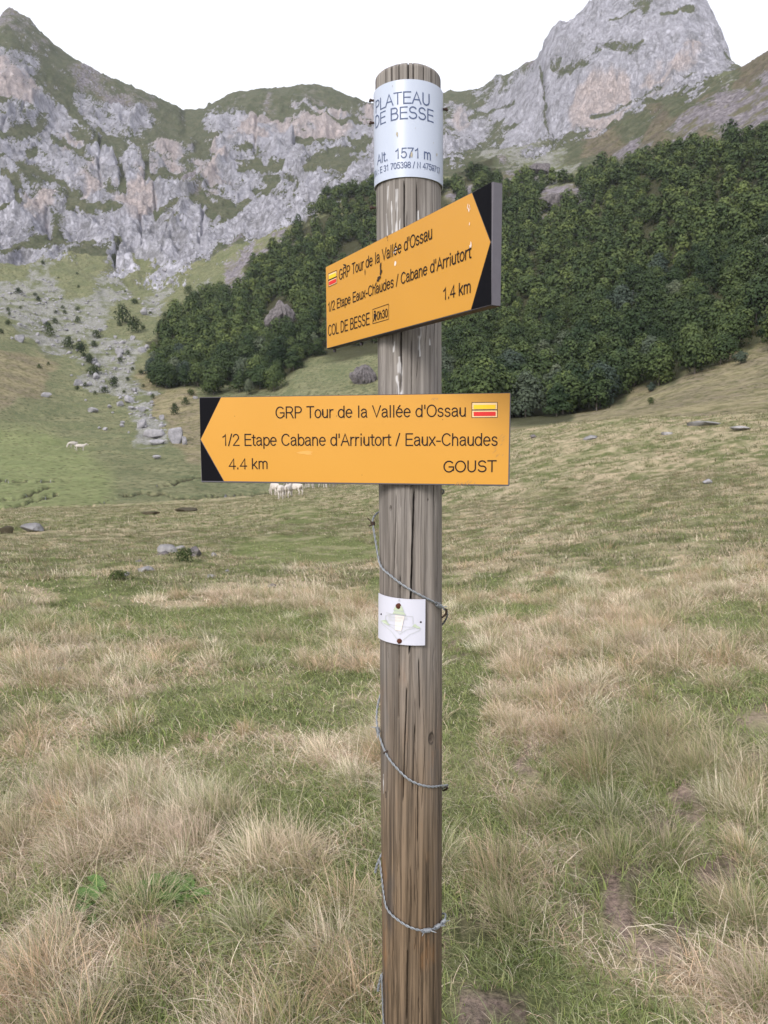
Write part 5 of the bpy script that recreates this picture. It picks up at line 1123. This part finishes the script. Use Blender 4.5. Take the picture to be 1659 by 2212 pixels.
NT_ = 0; rest = []
for i in order:
    s = random.uniform(.62, 1.12); P = Vector((WX[i], WY[i], WZg[i] - .2)); k = random.randrange(6)
    if NT_ < 270 and infr[i]:
        pale = random.random() < .10; NT_ += 1
        if WPX[i] < 830: tree(P, k, s, "dark green beech tree in the wood left of the signpost" if not pale else "greyish pale green tree in the wood left of the signpost", "trees of the left wood" if not pale else "greyish trees of the left wood", pale)
        else: tree(P, k, s, "green beech tree in the dense wood on the slope right of the signpost" if not pale else "greyish pale green tree in the dense wood right of the signpost", "trees of the right wood" if not pale else "greyish trees of the right wood", pale)
    else: rest.append((i, k, s))
FV, FF, FT, FN = [], [], [], []; nb = 0
for i, k, s in rest:
    V, F, ti, sn = LOWP[k]; a = random.uniform(0, 6.28); c, q = math.cos(a), math.sin(a); hs = s * random.uniform(.9, 1.1)
    Q = np.stack([V[:, 0] * c - V[:, 1] * q, V[:, 0] * q + V[:, 1] * c, V[:, 2]], 1) * [s, s, hs] + [WX[i], WY[i], WZg[i] - .2]
    FN.append(np.stack([sn[:, 0] * c - sn[:, 1] * q, sn[:, 0] * q + sn[:, 1] * c, sn[:, 2]], 1)); FV.append(Q); FF.append(F + nb); FT.append(np.clip(ti * random.uniform(.35, 1.5), 0, 1)); nb += len(Q)
print("trees:", NT_, "rest:", len(rest))
tag(mesh_np("forest", np.concatenate(FV), np.concatenate(FF), [M_LEAF], True, nv=np.concatenate(FN), attrs={'tint': np.concatenate(FT)}), "upper part of the dense beech woods below the mountains", "forest", kind='stuff')
# single trees at the wood's edge, x, y of the foot, width, height in sheet px
for x, y, wd, hh, k, pale, lb in [(462,853,62,62,0,False,"big round dark tree at the lower edge of the left wood above the lower board"), (518,848,36,50,2,False,"tall oval tree right of the big round tree above the lower board"), (537,853,22,34,3,True,"small pale young tree at the foot of the left wood above the lower board"),
                                  (592,846,46,52,1,False,"broad leafy tree at the right foot of the left wood"), (338,836,34,48,4,False,"leafy tree at the left tip of the left wood beside the scree"), (368,838,36,50,0,False,"dark tree second from the left tip of the left wood"),
                                  (1230,893,26,30,3,False,"small bushy tree standing out at the foot of the right wood"), (1407,846,16,20,5,True,"little pale green tree at the meadow edge of the right wood"), (1600,786,26,24,3,True,"silvery bush-like tree at the meadow edge near the right border")]:
    P = hit(x, y, 100); r = math.hypot(P.x, P.y); t = tree(P, k, 1, lb, None, pale, "tree"); t.scale = (wd * r / FP / PROTO[k][4],) * 2 + (hh * r / FP / PROTO[k][3],)
# shrubs on the scree and slopes
SH = []
for i in range(4):
    V, F, ti, sn = crown_geo(90 + i, 1.0, 1.5 + .2 * i, 9, 420, .17, .0); SH.append((as_mesh("shrub", V, F, M_SHRUB, ti, sn), 1.5 + .2 * i))
def shrub(x, y, wd, hh, label, group=None, rmin=60):
    P = hit(x, y + hh * .45, rmin)
    if P is None: return
    r = math.hypot(P.x, P.y); me, w0 = random.choice(SH); o = bpy.data.objects.new("shrub", me); COL.objects.link(o); o.location = P - Vector((0, 0, .05 * hh * r / FP)); q = wd * r / FP / w0; o.scale = (q, q, hh * r / FP); o.rotation_euler.z = random.uniform(0, 6.28); tag(o, label, "shrub", group)
for cx, cy, wd in [(310,60,40),(425,170,18),(560,145,25),(570,240,30),(135,272,60),(255,298,40),(278,330,40),(910,275,22),(978,345,65),(870,515,40),(1040,535,40),(1195,458,60),(1155,528,65),(1092,430,35),(700,590,90),(680,655,65),(495,655,100),(590,690,100),(365,570,90),(345,520,60),(565,480,50),(400,487,60),(470,422,40),(455,385,35),(405,420,35),(565,402,50),(870,770,55),(680,850,120),(650,765,80),(350,800,30),(285,820,40),(930,720,50),(960,835,40),(1025,860,50),(925,910,40),(1040,960,30),(830,940,90),(755,990,70),(1110,1040,50),(10,565,40),(60,410,40),(70,440,30),(150,390,30),(610,740,50),(690,1010,40),(560,975,40),(620,950,40),(900,1000,30),(60,500,50)]:
    w_ = wd / 3.36 * .85; shrub(cx / 3.36, 548.6 + cy / 3.36, w_, w_ * random.uniform(.65, .95), "low dark green shrub on the scree and grass below the cliffs", "shrubs on the scree")
for x, y, wd, hh, lb in [(266,684,34,36,"large dark bush on the slope left of the left wood, upper of a pair"), (289,706,36,30,"large dark bush left of the left wood, lower of a pair"), (413,848,18,14,"low dark shrub at the foot of the left wood, left of the lower board"), (401,868,17,16,"round green shrub just left of the lower board's arrow tip"), (378,886,20,22,"greyish shrub below the round green shrub, left of the lower board"),
                         (407,628,22,16,"dark shrub on the open slope above the left wood"), (448,626,16,18,"tall dark shrub at the upper left edge of the left wood"), (1405,868,20,14,"lone dark bush in the meadow below the right wood"), (700,424,18,26,"dark bush standing alone on the skyline of the left wood"), (1030,372,60,24,"dark thicket below the peak just right of the post"), (900,388,40,20,"dark thicket hidden partly behind the post below the white band")]:
    shrub(x, y, wd, hh, lb)
for x, y, wd, hh, lb in [(400,1201,56,26,"dark heathery clump grown over the little stone heap"), (255,1243,44,18,"low dark heather patch left of the pale flat stone")]: shrub(x, y, wd, hh, lb, None, 3)

# broad-leaved weeds in the turf
M_WEED = plain("weed_leaves", (.080, .150, .034), .55, .3, var=.3, scale=30)
def weed(x, y, nl, size, label):
    P = hit(x, y); V, F = [], []; g = np.random.default_rng(int(x))
    for k in range(nl):
        a = g.uniform(0, 6.28); q = g.uniform(0, .10); L = size * g.uniform(.6, 1.2); el = g.uniform(.15, .9); wd = L * .30; bx, by = math.cos(a * 1.7 + k) * q, math.sin(a * 1.7 + k) * q; u = np.array([math.cos(a), math.sin(a), 0]); s = np.array([-u[1], u[0], 0]); b = len(V); c0 = np.array([bx, by, .005])
        for t, wv in ((0, .25), (.35, 1), (.7, .85), (1, .06)):
            c = c0 + u * L * t + np.array([0, 0, L * (el * t - .45 * t * t)]); V += [c - s * wd * wv + [0, 0, wd * wv * .35], c, c + s * wd * wv + [0, 0, wd * wv * .35]]
        for i in range(3):
            for j in range(2): F.append((b + i*3 + j, b + i*3 + j + 1, b + i*3 + j + 4, b + i*3 + j + 3))
    o = mesh_np("weed", V, np.array(F), [M_WEED], True); o.location = P; tag(o, label, "weed")
weed(372, 1928, 46, .075, "bright green leafy weed in the turf above the bare patch at lower left"); weed(205, 1955, 40, .07, "bright green leafy weed in the grass left of the bare patch")

# ------------------------------------------------------------------ white cattle
M_COW = plain("cream_white_hide", (.50, .455, .415), .8, .15, var=.08, scale=3)
def cow_mesh(pose):
    g = pose == 'graze'; N = []; E = []
    def ch(pts, start=None):
        last = start
        for x, y, z, rx, ry in pts:
            N.append((x, y, z, rx, ry)); i = len(N) - 1
            if last is not None: E.append((last, i))
            last = i
        return last
    ch([(-.82, 0, 1.10, .27, .25), (-.45, 0, 1.06, .34, .33), (0, 0, 1.0, .37, .38), (.40, 0, 1.02, .34, .36), (.68, 0, 1.08, .26, .30)])
    if g: hd = ch([(.95, 0, .98, .16, .22), (1.18, 0, .68, .13, .17), (1.30, 0, .42, .12, .14), (1.36, 0, .22, .085, .095), (1.38, 0, .08, .07, .07)], 4); e = 7
    else: hd = ch([(.92, 0, 1.24, .16, .22), (1.12, 0, 1.38, .13, .16), (1.30, 0, 1.40, .13, .13), (1.48, 0, 1.24, .085, .095), (1.58, 0, 1.15, .07, .07)], 4); e = 7
    ez = N[e][2]; ex = N[e][0]
    for s in (-1, 1):
        ch([(ex - .06, s * .16, ez + .10, .035, .05), (ex - .10, s * .27, ez + .08, .012, .05)], e)
        st = (.14 if s > 0 else -.06) if not g else .05 * s
        ch([(-.74, s * .18, .92, .16, .15), (-.66 + st * .3, s * .21, .70, .11, .12), (-.86 + st, s * .20, .47, .062, .07), (-.80 + st, s * .20, .16, .045, .048), (-.76 + st, s * .20, .03, .058, .058)], 0)
        ch([(.50, s * .19, .80, .12, .13), (.52 - st * .6, s * .18, .46, .068, .07), (.50 - st, s * .18, .16, .046, .048), (.53 - st, s * .18, .03, .058, .058)], 3)
    ch([(-1.06, 0, 1.22, .05, .05), (-1.14, 0, .98, .028, .028), (-1.13, 0, .70, .026, .026), (-1.12, 0, .48, .05, .05), (-1.12, 0, .36, .015, .015)], 0)
    me = bpy.data.meshes.new("cow"); me.from_pydata([n[:3] for n in N], E, []); o = bpy.data.objects.new("cow_tmp", me); COL.objects.link(o)
    sk = o.modifiers.new("skin", 'SKIN'); sk.use_smooth_shade = True; sb = o.modifiers.new("sub", 'SUBSURF'); sb.levels = 2; sb.render_levels = 2
    for i, n in enumerate(N): me.skin_vertices[0].data[i].radius = (n[3], n[4])
    me.skin_vertices[0].data[2].use_root = True
    bpy.context.view_layer.update(); ev = o.evaluated_get(bpy.context.evaluated_depsgraph_get()); out = bpy.data.meshes.new_from_object(ev); out.name = "cow"; bpy.data.objects.remove(o); out.materials.clear(); out.materials.append(M_COW)
    for p in out.polygons: p.use_smooth = True
    return out
COW = {p: cow_mesh(p) for p in ('stand', 'graze')}
for x, y, hpx, rot, pose, lb in [(174,973.5,13.5,2,'stand',"white cow standing side-on in the green valley, right of a pair"), (158,967.5,13,205,'graze',"white cow with lowered head in the green valley, left of a pair"),
        (607,1077.5,31,88,'graze',"white cow seen squarely from behind under the lower board's bottom edge, nearest of the herd"), (594,1070,29,112,'graze',"white cow half hidden behind the left side of the nearest cow"),
        (623,1074.5,29,76,'stand',"white cow seen from behind, just right of the nearest cow"), (637,1070,28,140,'graze',"pale white cow turned left, at the right of the cluster under the lower board"), (622,1060,30,-80,'stand',"white cow facing the camera behind the cluster, its body hidden by the lower board"),
        (649,1057,30,15,'graze',"white cow whose legs show under the lower board right of the cluster"), (676,1053,29,170,'stand',"white cow whose one leg pair shows under the middle of the lower board"), (692,1054.5,29,8,'stand',"white cow with legs showing second from the right under the lower board"), (711,1053,29,60,'graze',"rightmost white cow of the herd, only its legs show under the lower board")]:
    P = hit(x, y, 40)
    if P is None: print("no hit", lb); continue
    r = math.hypot(P.x, P.y); o = bpy.data.objects.new("cow", COW[pose]); COL.objects.link(o); s = hpx * r / FP / 1.42; o.scale = (s, s, s); o.location = P - Vector((0, 0, .02)); o.rotation_euler.z = R(rot) - math.atan2(P.x, P.y); tag(o, lb, "cow", "herd of white cattle on the pasture"); print("cow r", round(r), "scale", round(s, 2))

# ------------------------------------------------------------------ mountain air
HAZE = 0.00007
def haze():
    bm = bmesh.new(); bmesh.ops.create_cube(bm, size=1.0); o = from_bm("haze", bm); o.scale = (3400, 2050, 1120); o.location = (0, 845, 520)
    m = bpy.data.materials.new("mountain_air"); m.use_nodes = True; t = m.node_tree; t.nodes.remove(t.nodes['Principled BSDF']); v = t.nodes.new('ShaderNodeVolumePrincipled')
    v.inputs['Color'].default_value = (.86, .90, 1.0, 1); v.inputs['Density'].default_value = HAZE; v.inputs['Anisotropy'].default_value = .2; t.links.new(v.outputs[0], t.nodes['Material Output'].inputs['Volume'])
    o.data.materials.append(m); tag(o, "thin bluish mountain air over the whole valley", "haze", kind='stuff')
haze()
